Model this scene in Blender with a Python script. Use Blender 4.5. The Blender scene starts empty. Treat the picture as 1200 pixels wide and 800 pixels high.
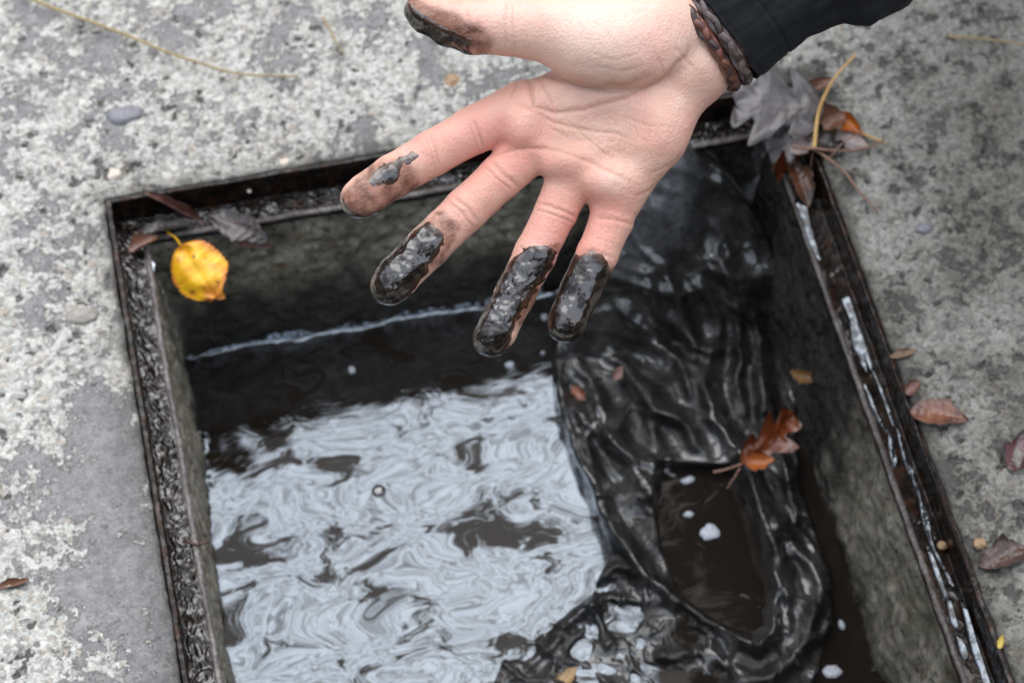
import bpy, math, random
import numpy as np
from mathutils import Matrix, Vector
random.seed(7)
SC = bpy.context.scene
COL = SC.collection
# ------------------------------------------------------------------ camera
F = 2977.66                                                    # focal length in pixels of a 1200 px wide frame
CAM = np.array([0.0305755, -0.91383022, 1.13847538])
ROT = np.array([[0.9768118449808876, 0.17476630621696534, -0.12367440202528794],
                [-0.2140903197470804, 0.8026879920930515, -0.5566482932159392],
                [0.001988591367659261, 0.5702181385758465, 0.8214909128794239]])
cam = bpy.data.cameras.new('camera')
camo = bpy.data.objects.new('camera', cam); COL.objects.link(camo)
mw = Matrix(ROT.tolist()).to_4x4(); mw.translation = Vector(CAM)
camo.matrix_world = mw
cam.sensor_width = 36; cam.sensor_fit = 'HORIZONTAL'; cam.lens = F / 1200 * 36
cam.clip_start = 0.05; cam.clip_end = 200
cam.dof.use_dof = True; cam.dof.focus_distance = 1.165; cam.dof.aperture_fstop = 11.5
SC.camera = camo
# ------------------------------------------------------------------ sky, sun, exposure
SUN_EL, SUN_AZ = math.radians(62), math.radians(14)           # azimuth from +y towards +x
w = bpy.data.worlds.new('World'); SC.world = w; w.use_nodes = True
nt = w.node_tree; nt.nodes.clear()
out = nt.nodes.new('ShaderNodeOutputWorld'); bg = nt.nodes.new('ShaderNodeBackground')
sky = nt.nodes.new('ShaderNodeTexSky'); sky.sky_type = 'NISHITA'; sky.sun_disc = False
sky.sun_elevation = SUN_EL; sky.sun_rotation = SUN_AZ; sky.dust_density = 4.0; sky.air_density = 1.0
cl = nt.nodes.new('ShaderNodeMix'); cl.data_type = 'RGBA'
cl.inputs[0].default_value = 0.8                               # an even overcast deck over the clear sky
cl.inputs[7].default_value = (8.0, 8.7, 9.9, 1)
nt.links.new(sky.outputs[0], cl.inputs[6]); nt.links.new(cl.outputs[2], bg.inputs[0])
bg.inputs[1].default_value = 0.11
nt.links.new(bg.outputs[0], out.inputs[0])
sun = bpy.data.lights.new('sun', 'SUN'); sun.energy = 1.5; sun.angle = math.radians(75); sun.color = (1, .955, .90)
suno = bpy.data.objects.new('sun', sun); COL.objects.link(suno)
sd = Vector((math.sin(SUN_AZ) * math.cos(SUN_EL), math.cos(SUN_AZ) * math.cos(SUN_EL), math.sin(SUN_EL)))
suno.rotation_euler = sd.to_track_quat('Z', 'Y').to_euler(); suno.location = sd * 10
SC.view_settings.view_transform = 'Standard'; SC.view_settings.look = 'None'
SC.view_settings.gamma = 1.0; SC.view_settings.exposure = 0.8

# ------------------------------------------------------------------ helpers
f32 = np.float32
def ray(u, v):
    return ROT @ np.array([(u - 600) / F, (400 - v) / F, -1.0])
def at(u, v, z):                                               # the point at height z seen at pixel u, v
    d = ray(u, v); return CAM + d * ((z - CAM[2]) / d[2])
def uv_of(P):                                                  # pixel of world points
    q = (np.asarray(P) - CAM) @ ROT
    return 600 + F * q[:, 0] / -q[:, 2], 400 - F * q[:, 1] / -q[:, 2]

_rng = np.random.RandomState(11)
PERM = np.concatenate([_rng.permutation(256)] * 3).astype(np.int32)
_g = _rng.normal(size=(256, 3)).astype(f32); GRAD = _g / np.linalg.norm(_g, axis=1)[:, None]
def pnoise(P, seed=0):
    P = np.asarray(P, f32) + f32(seed * 17.31)
    i = np.floor(P).astype(np.int32); fr = P - i; i &= 255
    uu = fr * fr * fr * (fr * (fr * 6 - 15) + 10); tot = 0
    for dx in (0, 1):
        for dy in (0, 1):
            for dz in (0, 1):
                h = PERM[PERM[PERM[i[:, 0] + dx] + i[:, 1] + dy] + i[:, 2] + dz] & 255
                g = GRAD[h]
                dt = g[:, 0] * (fr[:, 0] - dx) + g[:, 1] * (fr[:, 1] - dy) + g[:, 2] * (fr[:, 2] - dz)
                wt = (uu[:, 0] if dx else 1 - uu[:, 0]) * (uu[:, 1] if dy else 1 - uu[:, 1]) * (uu[:, 2] if dz else 1 - uu[:, 2])
                tot = tot + wt * dt
    return tot * 1.4
def fbm(P, oct=4, seed=0, gain=.5):
    a, s, tot = 1.0, 1.0, 0
    for o in range(oct):
        tot = tot + a * pnoise(np.asarray(P) * s, seed + o); a *= gain; s *= 2.03
    return tot
def p3(x, y, z=0.0):
    x = np.asarray(x, f32).ravel(); return np.stack([x, np.asarray(y, f32).ravel(), np.zeros_like(x) + f32(z)], 1)
def worley(x, y, seed=0):                                      # F1, F2 and a random value per cell
    x = np.asarray(x, f32); y = np.asarray(y, f32)
    ix = np.floor(x).astype(np.int32); iy = np.floor(y).astype(np.int32)
    f1 = np.full(x.shape, 9, f32); f2 = f1.copy(); rid = np.zeros(x.shape, f32)
    for dx in (-1, 0, 1):
        for dy in (-1, 0, 1):
            cx, cy = ix + dx, iy + dy
            h = PERM[PERM[(cx + seed * 7) & 255] + (cy & 255)]; h2 = PERM[h + 37]; h3 = PERM[h2 + 91]
            d = np.hypot(cx + h / 256.0 - x, cy + h2 / 256.0 - y).astype(f32)
            nearer = d < f1
            f2 = np.where(nearer, f1, np.minimum(f2, d)); rid = np.where(nearer, h3 / 255.0, rid); f1 = np.where(nearer, d, f1)
    return f1, f2, rid
def sst(a, b, x):
    t = np.clip((x - a) / (b - a), 0, 1); return t * t * (3 - 2 * t)
def poly_sd(u, v, poly):                                       # signed distance to a polygon, positive inside
    u = np.asarray(u, f32); v = np.asarray(v, f32)
    d = np.full(u.shape, 1e9, f32); ins = np.zeros(u.shape, bool); n = len(poly)
    for k in range(n):
        (ax, ay), (bx, by) = poly[k], poly[(k + 1) % n]
        ex, ey = bx - ax, by - ay
        t = np.clip(((u - ax) * ex + (v - ay) * ey) / (ex * ex + ey * ey + 1e-9), 0, 1)
        d = np.minimum(d, np.hypot(u - ax - t * ex, v - ay - t * ey))
        if ay != by:
            ins ^= ((ay > v) != (by > v)) & (u < (bx - ax) * (v - ay) / (by - ay) + ax)
    return np.where(ins, d, -d)
def line_d(u, v, pts):                                         # distance to a polyline and position along it (0..1)
    d = np.full(np.shape(u), 1e9, f32); tt = np.zeros(np.shape(u), f32); n = len(pts) - 1
    for k in range(n):
        (ax, ay), (bx, by) = pts[k][:2], pts[k + 1][:2]
        ex, ey = bx - ax, by - ay
        t = np.clip(((u - ax) * ex + (v - ay) * ey) / (ex * ex + ey * ey + 1e-9), 0, 1)
        dd = np.hypot(u - ax - t * ex, v - ay - t * ey)
        tt = np.where(dd < d, (k + t) / n, tt); d = np.minimum(d, dd)
    return d, tt

def link(o, parent=None):
    COL.objects.link(o)
    if parent is not None: o.parent = parent
    return o
def tag(o, label=None, cat=None, group=None, kind=None):
    if label: o['label'] = label
    if cat: o['category'] = cat
    if group: o['group'] = group
    if kind: o['kind'] = kind
    return o
def empty(name, loc, label, cat, group=None):
    o = bpy.data.objects.new(name, None); o.location = tuple(float(c) for c in loc); o.empty_display_size = .02
    link(o); return tag(o, label, cat, group)
def mesh(name, V, Fc, mat, parent=None, attrs=None, smooth=True, base=None):
    """V world coordinates; the object's origin is put at base (default: centre bottom), or at the parent's."""
    V = np.asarray(V, np.float64)
    if parent is not None:
        q = parent; off = np.zeros(3)
        while q is not None: off += np.array(q.location); q = q.parent
    else:
        off = np.array(base) if base is not None else np.array([*(V[:, :2].min(0) + V[:, :2].max(0)) / 2, V[:, 2].min()])
    me = bpy.data.meshes.new(name)
    V = (V - off).astype(f32)
    groups = Fc if isinstance(Fc, list) else [Fc]
    groups = [np.asarray(g, np.int32) for g in groups if len(g)]
    nl = sum(g.size for g in groups); npz = sum(len(g) for g in groups)
    me.vertices.add(len(V)); me.vertices.foreach_set('co', V.ravel())
    me.loops.add(nl); me.polygons.add(npz)
    me.loops.foreach_set('vertex_index', np.concatenate([g.ravel() for g in groups]))
    tot = np.concatenate([np.full(len(g), g.shape[1]) for g in groups])
    me.polygons.foreach_set('loop_start', np.concatenate([[0], np.cumsum(tot)[:-1]]).astype(np.int32))
    me.update(calc_edges=True); me.validate()
    if smooth: me.polygons.foreach_set('use_smooth', np.ones(len(me.polygons), bool))
    for k, a in (attrs or {}).items():
        at_ = me.attributes.new(k, 'FLOAT', 'POINT'); at_.data.foreach_set('value', np.asarray(a, f32).ravel())
    if mat: me.materials.append(mat)
    o = bpy.data.objects.new(name, me)
    if parent is None: o.location = off
    return link(o, parent)
def grid_faces(nx, ny, wrap_y=False):                          # vertex index = i*ny + j
    i, j = np.meshgrid(np.arange(nx - 1), np.arange(ny if wrap_y else ny - 1), indexing='ij')
    j2 = (j + 1) % ny
    return np.stack([i * ny + j, (i + 1) * ny + j, (i + 1) * ny + j2, i * ny + j2], -1).reshape(-1, 4)
def tube(pts, rad, n=8, flat=1.0, up=None):
    P = np.asarray(pts, float); m = len(P); R = np.broadcast_to(np.asarray(rad, float), (m,))
    T = np.gradient(P, axis=0); T /= np.linalg.norm(T, axis=1)[:, None] + 1e-12
    ref = np.array(up if up is not None else (0, 0, 1.0))
    if up is None and abs(T[:, 2]).max() > .95: ref = np.array((1.0, .2, 0))
    if np.ndim(ref) == 1: ref = np.broadcast_to(ref, (m, 3))
    A = np.cross(T, ref); A /= np.linalg.norm(A, axis=1)[:, None] + 1e-12
    B = np.cross(A, T)
    th = np.linspace(0, 2 * np.pi, n, endpoint=False)
    V = P[:, None] + R[:, None, None] * (np.cos(th)[None, :, None] * A[:, None] + flat * np.sin(th)[None, :, None] * B[:, None])
    V = V.reshape(-1, 3); Fq = grid_faces(m, n, True)
    caps = [list(range(n))[::1], list(range((m - 1) * n, m * n))[::-1]]
    return V, [Fq, np.array(caps)]
def spline(pts, n):
    P = np.asarray(pts, float); m = len(P)
    if m == 2: return P[0] + np.linspace(0, 1, n)[:, None] * (P[1] - P[0])
    t = np.linspace(0, m - 1, n); k = np.clip(t.astype(int), 0, m - 2); f = (t - k)[:, None]
    a, b, c, d = P[np.clip(k - 1, 0, m - 1)], P[k], P[k + 1], P[np.clip(k + 2, 0, m - 1)]
    return .5 * (2 * b + (c - a) * f + (2 * a - 5 * b + 4 * c - d) * f ** 2 + (3 * b - a - 3 * c + d) * f ** 3)
def surface_nets(val, org, h):
    ins = val < 0
    c = [ins[a:ins.shape[0] - 1 + a, b:ins.shape[1] - 1 + b, d:ins.shape[2] - 1 + d] for a in (0, 1) for b in (0, 1) for d in (0, 1)]
    s = sum(x.astype(np.int8) for x in c); act = (s > 0) & (s < 8)
    idx = np.full(act.shape, -1, np.int32); I = np.argwhere(act); idx[act] = np.arange(len(I))
    cv = {}
    for a in (0, 1):
        for b in (0, 1):
            for d in (0, 1): cv[a, b, d] = val[I[:, 0] + a, I[:, 1] + b, I[:, 2] + d]
    acc = np.zeros((len(I), 3)); cnt = np.zeros(len(I))
    ks = list(cv)
    for p in ks:
        for ax in range(3):
            if p[ax] == 0:
                q = list(p); q[ax] = 1; q = tuple(q)
                va, vb = cv[p], cv[q]; x = (va < 0) != (vb < 0)
                t = np.where(x, va / np.where(x, va - vb, 1), 0)
                pos = np.zeros((len(I), 3)) + np.array(p, float); pos[:, ax] += t
                acc += pos * x[:, None]; cnt += x
    V = (I + acc / cnt[:, None]) * h + np.array(org)
    Q = []
    for ax in range(3):
        b, c2 = (ax + 1) % 3, (ax + 2) % 3
        sl0 = [slice(1, -1)] * 3; sl0[ax] = slice(0, -1); sl1 = list(sl0); sl1[ax] = slice(1, None)
        A, B = ins[tuple(sl0)], ins[tuple(sl1)]
        E = np.argwhere(A != B); fl = A[A != B]
        E = E + np.array([0 if k == ax else 1 for k in range(3)])
        def cell(db, dc):
            e = E.copy(); e[:, b] += db; e[:, c2] += dc; return idx[e[:, 0], e[:, 1], e[:, 2]]
        q = np.stack([cell(-1, -1), cell(0, -1), cell(0, 0), cell(-1, 0)], 1)
        q[~fl] = q[~fl][:, ::-1]
        Q.append(q)
    return V, np.concatenate(Q)
def subdivide(V, Q):
    n = len(V); fc = V[Q].mean(1)
    e = np.stack([Q, np.roll(Q, -1, 1)], -1).reshape(-1, 2); es = np.sort(e, 1)
    key = es[:, 0].astype(np.int64) * n + es[:, 1]
    _, first, inv = np.unique(key, return_index=True, return_inverse=True)
    mid = V[es[first]].mean(1)
    ei = (n + inv).reshape(-1, 4); fi = n + len(mid) + np.arange(len(Q))
    NQ = np.concatenate([np.stack([Q[:, k], ei[:, k], fi, ei[:, k - 1]], 1) for k in range(4)])
    return np.concatenate([V, mid, fc]), NQ
def vnormals(V, Q):
    a = V[Q[:, 2]] - V[Q[:, 0]]; b = V[Q[:, 3]] - V[Q[:, 1]]; fn = np.cross(a, b)
    N = np.zeros_like(V)
    for k in range(4):
        for ax in range(3): N[:, ax] += np.bincount(Q[:, k], fn[:, ax], len(V))
    return N / (np.linalg.norm(N, axis=1)[:, None] + 1e-12)

# ------------------------------------------------------------------ materials
class NT:
    def __init__(s, name):
        s.m = bpy.data.materials.new(name); s.m.use_nodes = True; s.t = s.m.node_tree; s.t.nodes.clear()
        s.out = s.t.nodes.new('ShaderNodeOutputMaterial'); s.b = s.t.nodes.new('ShaderNodeBsdfPrincipled')
        s.t.links.new(s.b.outputs[0], s.out.inputs[0])
    def put(s, sock, v):
        if isinstance(v, bpy.types.NodeSocket): s.t.links.new(v, sock)
        elif v is not None:
            if sock.type == 'RGBA' and len(v) == 3: v = (*v, 1)
            sock.default_value = v
    def set(s, **kw):
        for k, v in kw.items(): s.put(s.b.inputs[k.replace('_', ' ')], v)
        return s
    def gloss(s, fac, color, rough, normal):                   # a reflecting film lying over the body
        g = s.t.nodes.new('ShaderNodeBsdfGlossy'); s.put(g.inputs['Color'], color); s.put(g.inputs['Roughness'], rough)
        if normal is not None: s.put(g.inputs['Normal'], normal)
        x = s.t.nodes.new('ShaderNodeMixShader'); s.put(x.inputs[0], fac)
        s.t.links.new(s.b.outputs[0], x.inputs[1]); s.t.links.new(g.outputs[0], x.inputs[2]); s.t.links.new(x.outputs[0], s.out.inputs[0])
    def attr(s, name):
        n = s.t.nodes.new('ShaderNodeAttribute'); n.attribute_name = name; return n.outputs['Fac']
    def co(s, scale=(1, 1, 1), rot=(0, 0, 0), out='Object'):
        n = s.t.nodes.new('ShaderNodeTexCoord'); m = s.t.nodes.new('ShaderNodeMapping')
        s.t.links.new(n.outputs[out], m.inputs[0]); m.inputs['Scale'].default_value = scale; m.inputs['Rotation'].default_value = rot
        return m.outputs[0]
    def noise(s, scale, detail=4, rough=.55, dist=0, vec=None, ridged=False):
        n = s.t.nodes.new('ShaderNodeTexNoise'); n.inputs['Scale'].default_value = scale; n.inputs['Detail'].default_value = detail
        n.inputs['Roughness'].default_value = rough; n.inputs['Distortion'].default_value = dist
        s.put(n.inputs['Vector'], vec if vec is not None else s.co()); return n.outputs['Fac']
    def vor(s, scale, vec=None, feature='F1', out='Distance', rand=1):
        n = s.t.nodes.new('ShaderNodeTexVoronoi'); n.feature = feature; n.inputs['Scale'].default_value = scale
        n.inputs['Randomness'].default_value = rand
        s.put(n.inputs['Vector'], vec if vec is not None else s.co()); return n.outputs[out]
    def ramp(s, fac, stops):
        n = s.t.nodes.new('ShaderNodeValToRGB'); el = n.color_ramp.elements
        while len(el) < len(stops): el.new(.5)
        for e, (p, c) in zip(el, stops):
            e.position = p; e.color = (*c, 1) if hasattr(c, '__len__') else (c, c, c, 1)
        s.put(n.inputs[0], fac); return n.outputs[0]
    def mix(s, fac, a, b, mode='MIX'):
        n = s.t.nodes.new('ShaderNodeMix'); n.data_type = 'RGBA'; n.blend_type = mode
        s.put(n.inputs[0], fac); s.put(n.inputs[6], a); s.put(n.inputs[7], b); return n.outputs[2]
    def math(s, op, a, b=None, c=None, clamp=False):
        n = s.t.nodes.new('ShaderNodeMath'); n.operation = op; n.use_clamp = clamp
        for k, v in enumerate((a, b, c)):
            if v is not None: s.put(n.inputs[k], v)
        return n.outputs[0]
    def rng(s, v, a, b, c=0, d=1):
        n = s.t.nodes.new('ShaderNodeMapRange'); n.interpolation_type = 'SMOOTHSTEP'
        for k, x in enumerate((v, a, b, c, d)): s.put(n.inputs[k], x)
        return n.outputs[0]
    def bump(s, h, dist, strength=1, normal=None):
        n = s.t.nodes.new('ShaderNodeBump'); n.inputs['Distance'].default_value = dist; n.inputs['Strength'].default_value = strength
        s.put(n.inputs['Height'], h)
        if normal is not None: s.put(n.inputs['Normal'], normal)
        return n.outputs[0]

def m_concrete():
    t = NT('weathered_concrete')
    wp = t.t.nodes.new('ShaderNodeVectorMath'); wp.operation = 'MULTIPLY_ADD'
    nn = t.t.nodes.new('ShaderNodeTexNoise'); nn.inputs['Scale'].default_value = 300; nn.inputs['Detail'].default_value = 3; t.put(nn.inputs['Vector'], t.co())
    t.put(wp.inputs[0], nn.outputs['Color']); wp.inputs[1].default_value = (.006, .006, .004); t.put(wp.inputs[2], t.co()); v = wp.outputs[0]
    raw = t.math('ADD', t.math('ADD', t.attr('raw'), t.math('MULTIPLY_ADD', t.noise(28, 4), .9, -.45)), t.math('MULTIPLY_ADD', t.noise(200, 7, .75), 3.4, -1.7))
    paste = t.math('MAXIMUM', t.rng(raw, -.05, .12), t.math('MULTIPLY', t.attr('rimpaste'), .8))
    cells = t.vor(300, v, out='Color'); d1 = t.vor(300, v); cells2 = t.vor(640, v, out='Color'); d2 = t.vor(640, v)
    sep = t.t.nodes.new('ShaderNodeSeparateColor'); t.put(sep.inputs[0], cells); sep2 = t.t.nodes.new('ShaderNodeSeparateColor'); t.put(sep2.inputs[0], cells2)
    ag = t.math('ADD', t.math('MULTIPLY', sep.outputs[0], .35), t.math('MULTIPLY', sep2.outputs[0], .3))
    ag = t.math('ADD', ag, t.math('MULTIPLY', t.noise(500, 4, .65), .4))
    ca = t.ramp(ag, [(.18, (.28, .275, .255)), (.38, (.50, .495, .455)), (.58, (.65, .645, .595)), (.85, (.78, .775, .72))])
    ca = t.mix(t.rng(sep.outputs[1], .86, .93, 0, .5), ca, (.42, .33, .24))
    ca = t.mix(t.rng(sep2.outputs[1], .88, .95, 0, .5), ca, (.22, .215, .21))
    gap = t.math('MULTIPLY', t.rng(d1, .48, .72), t.rng(t.noise(150, 3), .42, .56))
    ca = t.mix(t.math('MULTIPLY', gap, .6), ca, (.19, .185, .175))
    cp = t.ramp(t.noise(150, 6, .7), [(.3, (.20, .198, .20)), (.5, (.29, .286, .288)), (.72, (.38, .376, .376))])
    cp = t.mix(t.rng(t.noise(1000, 2), .60, .68, 0, .7), cp, (.10, .097, .093))
    cp = t.mix(t.rng(t.noise(520, 4, .7), .52, .62, 0, .55), cp, (.47, .462, .43)); cp = t.mix(t.rng(t.noise(360, 4, .7), .55, .64, 0, .6), cp, (.17, .166, .16))
    cp = t.mix(t.rng(t.noise(38, 5, .65, .6), .48, .66, 0, .5), cp, (.18, .175, .175)); cp = t.mix(t.rng(t.noise(55, 4, .6), .58, .72, 0, .45), cp, (.44, .435, .42))
    c = t.mix(paste, ca, cp)
    c = t.mix(t.attr('wet'), c, t.mix(1, c, (.33, .32, .29), 'MULTIPLY'))  # damp at the rim; to the right, the person's shade put into the colour
    pit = t.rng(t.math('ADD', t.attr('pit'), t.math('MULTIPLY_ADD', t.noise(330, 4), 1.6, -.8)), .30, .62)
    c = t.mix(t.math('MULTIPLY', pit, .85), c, (.085, .08, .075))
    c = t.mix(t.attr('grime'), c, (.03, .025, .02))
    ro = t.math('SUBTRACT', t.math('MULTIPLY_ADD', paste, -.26, .74), t.math('MULTIPLY', t.attr('wet'), .14))  # 'wet' holds the rim damp and, to the right, the person's shade
    h = t.math('ADD', t.math('MULTIPLY', t.math('SUBTRACT', 1, paste), .5), t.math('MULTIPLY', t.math('MULTIPLY', t.math('SUBTRACT', 1, d1), t.math('SUBTRACT', 1, paste)), .8))
    h = t.math('ADD', h, t.math('MULTIPLY', t.noise(560, 6, .7), .9))
    h = t.math('SUBTRACT', h, t.math('MULTIPLY', pit, 1.0))
    t.set(Base_Color=c, Roughness=ro, Normal=t.bump(h, .0022, .9)); return t.m
def m_wall():
    t = NT('wet_pit_concrete')
    cells = t.vor(170, out='Color'); sep = t.t.nodes.new('ShaderNodeSeparateColor'); t.put(sep.inputs[0], cells)
    ag = t.math('ADD', t.math('MULTIPLY', t.attr('grain'), .45), t.math('ADD', t.math('MULTIPLY', t.noise(260, 5, .7), .4), t.math('MULTIPLY', sep.outputs[0], .2)))
    c = t.ramp(ag, [(.16, (.07, .062, .045)), (.42, (.26, .235, .18)), (.78, (.50, .465, .385))])
    c = t.mix(t.rng(t.noise(40, 4), .5, .66, 0, .5), c, (.10, .09, .045))           # algae
    c = t.mix(t.rng(t.noise(70, 3), .64, .72, 0, .6), c, (.22, .12, .035))          # rust runs
    c = t.mix(t.rng(t.noise(220, 4), .56, .68, 0, .8), c, (.03, .028, .024))
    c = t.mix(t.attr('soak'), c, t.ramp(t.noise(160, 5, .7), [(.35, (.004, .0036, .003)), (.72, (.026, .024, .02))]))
    b = t.bump(t.noise(420, 6, .7), .003, .8)
    t.set(Base_Color=c, Roughness=t.rng(t.noise(90, 3), .35, .65, .22, .55), Normal=b); return t.m
def m_rust():
    t = NT('wet_rusty_steel')
    c = t.ramp(t.noise(120, 6, .65), [(.3, (.003, .0024, .002)), (.5, (.009, .0058, .0045)), (.66, (.036, .014, .007)), (.8, (.085, .028, .011))])
    c = t.mix(t.attr('gunk'), c, t.ramp(t.noise(260, 4), [(.3, (.005, .0045, .004)), (.75, (.026, .023, .02))]))
    c = t.mix(t.attr('worn'), c, t.ramp(t.noise(500, 3), [(.3, (.12, .10, .095)), (.7, (.36, .33, .32))]))
    r = t.rng(t.noise(160, 3), .3, .7, .07, .26)
    b = t.bump(t.noise(200, 2, .45), .0010, .3)
    t.set(Base_Color=c, Roughness=t.math('ADD', r, .1), IOR=1.25, Normal=b, Coat_Weight=t.math('MULTIPLY', t.rng(t.noise(190, 5, .7), .46, .60, .03, 1), t.math('MULTIPLY_ADD', t.attr('gunk'), 1.0, .25, clamp=True)), Coat_Roughness=.03, Coat_IOR=1.8); return t.m
def m_water(film=True):
    t = NT('black_water' if film else 'standing_water')
    v = t.co()
    n1 = t.t.nodes.new('ShaderNodeTexNoise'); n1.inputs['Scale'].default_value = 14; n1.inputs['Detail'].default_value = 3
    t.put(n1.inputs['Vector'], v)
    def warp(src, scale, amt):
        n = t.t.nodes.new('ShaderNodeTexNoise'); n.inputs['Scale'].default_value = scale; n.inputs['Detail'].default_value = 2; t.put(n.inputs['Vector'], src)
        k = t.t.nodes.new('ShaderNodeVectorMath'); k.operation = 'MULTIPLY_ADD'; t.put(k.inputs[0], n.outputs['Color']); k.inputs[1].default_value = (amt, amt, 0); t.put(k.inputs[2], src)
        return k.outputs[0]
    st = t.t.nodes.new('ShaderNodeMapping'); t.put(st.inputs[0], v); st.inputs['Rotation'].default_value = (0, 0, -.5); st.inputs['Scale'].default_value = (.7, 1.15, 1)
    wp = warp(warp(st.outputs[0], 15, .09), 55, .032)
    a = t.noise(30, 8, .70, .4, wp); a2 = t.noise(150, 6, .7, .6, wp); a3 = t.noise(44, 3, .5, .8, wp); fine = t.noise(260, 6, .72, .6, wp)
    vein = t.math('ABSOLUTE', t.math('SUBTRACT', a2, .5))
    film_ = t.math('MULTIPLY', t.rng(a, .415, .475, .02, 1), t.math('MULTIPLY', t.rng(vein, .0, .02, .45, 1), t.rng(fine, .36, .56, .36, 1)))
    film_ = t.math('MULTIPLY', film_, t.attr('film'), clamp=True)
    b = t.bump(a3, .0026, .085); b = t.bump(a2, .0006, .08, b)
    t.set(Base_Color=(.012, .0095, .0075), Roughness=.02, IOR=1.2, Normal=b)
    t.gloss(t.math('MULTIPLY', film_, .15), (.70, .84, 1), .02, b); return t.m
def m_film():
    t = NT('standing_water_film'); b = t.bump(t.noise(200, 2), .0008, .3)
    t.set(Base_Color=(.012, .01, .009), Roughness=.05, IOR=1.4, Normal=b)
    t.gloss(t.rng(t.noise(150, 4, .6), .42, .60, .02, .15), (.74, .86, 1), .10, b); return t.m
def m_skin():
    t = NT('skin')
    c = t.ramp(t.noise(60, 4, .55), [(.3, (.68, .40, .305)), (.7, (.75, .49, .385))])
    c = t.mix(t.rng(t.noise(45, 5, .65), .46, .64, 0, .6), c, (.74, .38, .32)); c = t.mix(t.rng(t.noise(70, 4, .6), .56, .72, 0, .4), c, (.82, .63, .53)); c = t.mix(t.attr('red'), c, (.73, .30, .24))
    c = t.mix(t.attr('pale'), c, (.82, .63, .53))
    c = t.mix(t.rng(t.noise(260, 4, .6), .55, .7, 0, .22), c, (.52, .27, .20))
    c = t.mix(t.attr('crease'), c, (.42, .20, .14))
    c = t.mix(t.attr('grime'), c, (.30, .20, .15))
    st = t.mix(t.rng(t.noise(140, 5), .35, .65), (.085, .030, .016), (.24, .095, .055))
    c = t.mix(t.attr('stain'), c, st)
    wv = t.t.nodes.new('ShaderNodeTexWave'); wv.inputs['Scale'].default_value = 260; wv.inputs['Distortion'].default_value = 7
    wv.inputs['Detail'].default_value = 3; t.put(wv.inputs['Vector'], t.co(rot=(.3, .2, .9)))
    b = t.bump(wv.outputs['Fac'], .00010, .5)
    b = t.bump(t.vor(800, feature='F1'), .00035, .6, b); b = t.bump(t.noise(280, 5, .65), .0005, .3, b)
    t.set(Base_Color=c, Roughness=t.math('MULTIPLY_ADD', t.attr('stain'), -.25, .43), Normal=b, Subsurface_Weight=.22,
          Subsurface_Radius=(1, .35, .2), Subsurface_Scale=.004, Specular_IOR_Level=.4)
    return t.m
def m_mud():
    t = NT('black_oily_mud')
    c = t.ramp(t.noise(240, 5, .65), [(.35, (.005, .0034, .0025)), (.55, (.014, .0085, .006)), (.72, (.06, .028, .016))])
    c = t.mix(t.attr('thin'), c, t.ramp(t.noise(300, 4), [(.3, (.03, .012, .007)), (.7, (.11, .048, .028))]))
    b = t.bump(t.noise(360, 3, .5), .0007, .5); b = t.bump(t.noise(1000, 2, .5), .0003, .5, b)
    t.set(Base_Color=c, Roughness=t.rng(t.noise(200, 3), .35, .7, .12, .32), IOR=1.42, Normal=b, Coat_Weight=t.rng(t.noise(120, 5, .65), .42, .56, .0, 1), Coat_Roughness=.05, Coat_IOR=1.8); return t.m
def m_cloth():
    t = NT('soaked_black_fabric')
    c = t.ramp(t.noise(110, 5, .65), [(.3, (.004, .0037, .0033)), (.55, (.013, .012, .0105)), (.8, (.045, .042, .037))])
    c = t.mix(t.attr('dry'), c, t.ramp(t.noise(200, 5), [(.3, (.05, .052, .056)), (.7, (.15, .155, .165))]))
    b = t.bump(t.noise(150, 3, .55), .0018, .35); b = t.bump(t.noise(700, 3, .6), .0012, .75, b)
    t.set(Base_Color=c, Roughness=t.rng(t.noise(90, 4, .6), .35, .65, .2, .45), IOR=1.45, Normal=b, Coat_Weight=t.rng(t.noise(38, 4), .44, .58, .08, 1), Coat_Roughness=.12, Coat_IOR=1.75); return t.m
def m_jacket():
    t = NT('black_twill')
    wv = t.t.nodes.new('ShaderNodeTexWave'); wv.inputs['Scale'].default_value = 420; wv.inputs['Distortion'].default_value = .4
    t.put(wv.inputs['Vector'], t.co(rot=(0, 0, .5)))
    c = t.mix(wv.outputs['Fac'], (.006, .0065, .008), (.014, .015, .019))
    c = t.mix(t.rng(t.noise(160, 4), .62, .75, 0, .25), c, (.05, .052, .058))
    b = t.bump(wv.outputs['Fac'], .0002, .5); b = t.bump(t.noise(120, 5), .0015, .4, b)
    t.set(Base_Color=c, Roughness=.8, Normal=b, Specular_IOR_Level=.2, Sheen_Weight=.03); return t.m
def m_leather(name, a, b_):
    t = NT(name)
    c = t.ramp(t.noise(260, 4), [(.3, a), (.7, b_)])
    t.set(Base_Color=c, Roughness=.33, Normal=t.bump(t.noise(700, 3), .0005, .5), Coat_Weight=.25, Coat_Roughness=.2); return t.m
def m_leaf(name, a, b_, c_, rough=.4, spots=None, vein=.5):
    t = NT(name)
    c = t.ramp(t.noise(90, 5, .6, .3), [(.3, a), (.52, b_), (.72, c_)])
    c = t.mix(t.attr('edge'), c, c_); c = t.mix(t.rng(t.noise(45, 3), .52, .66, 0, .65), c, c_)
    if spots: c = t.mix(t.rng(t.noise(190, 2), .66, .72, 0, .9), c, spots)
    c = t.mix(t.math('MULTIPLY', t.attr('vein'), vein), c, a)
    b = t.bump(t.noise(500, 4), .0006, .5)
    t.set(Base_Color=c, Roughness=rough, Normal=b, Coat_Weight=.3, Coat_Roughness=.15); return t.m
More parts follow.
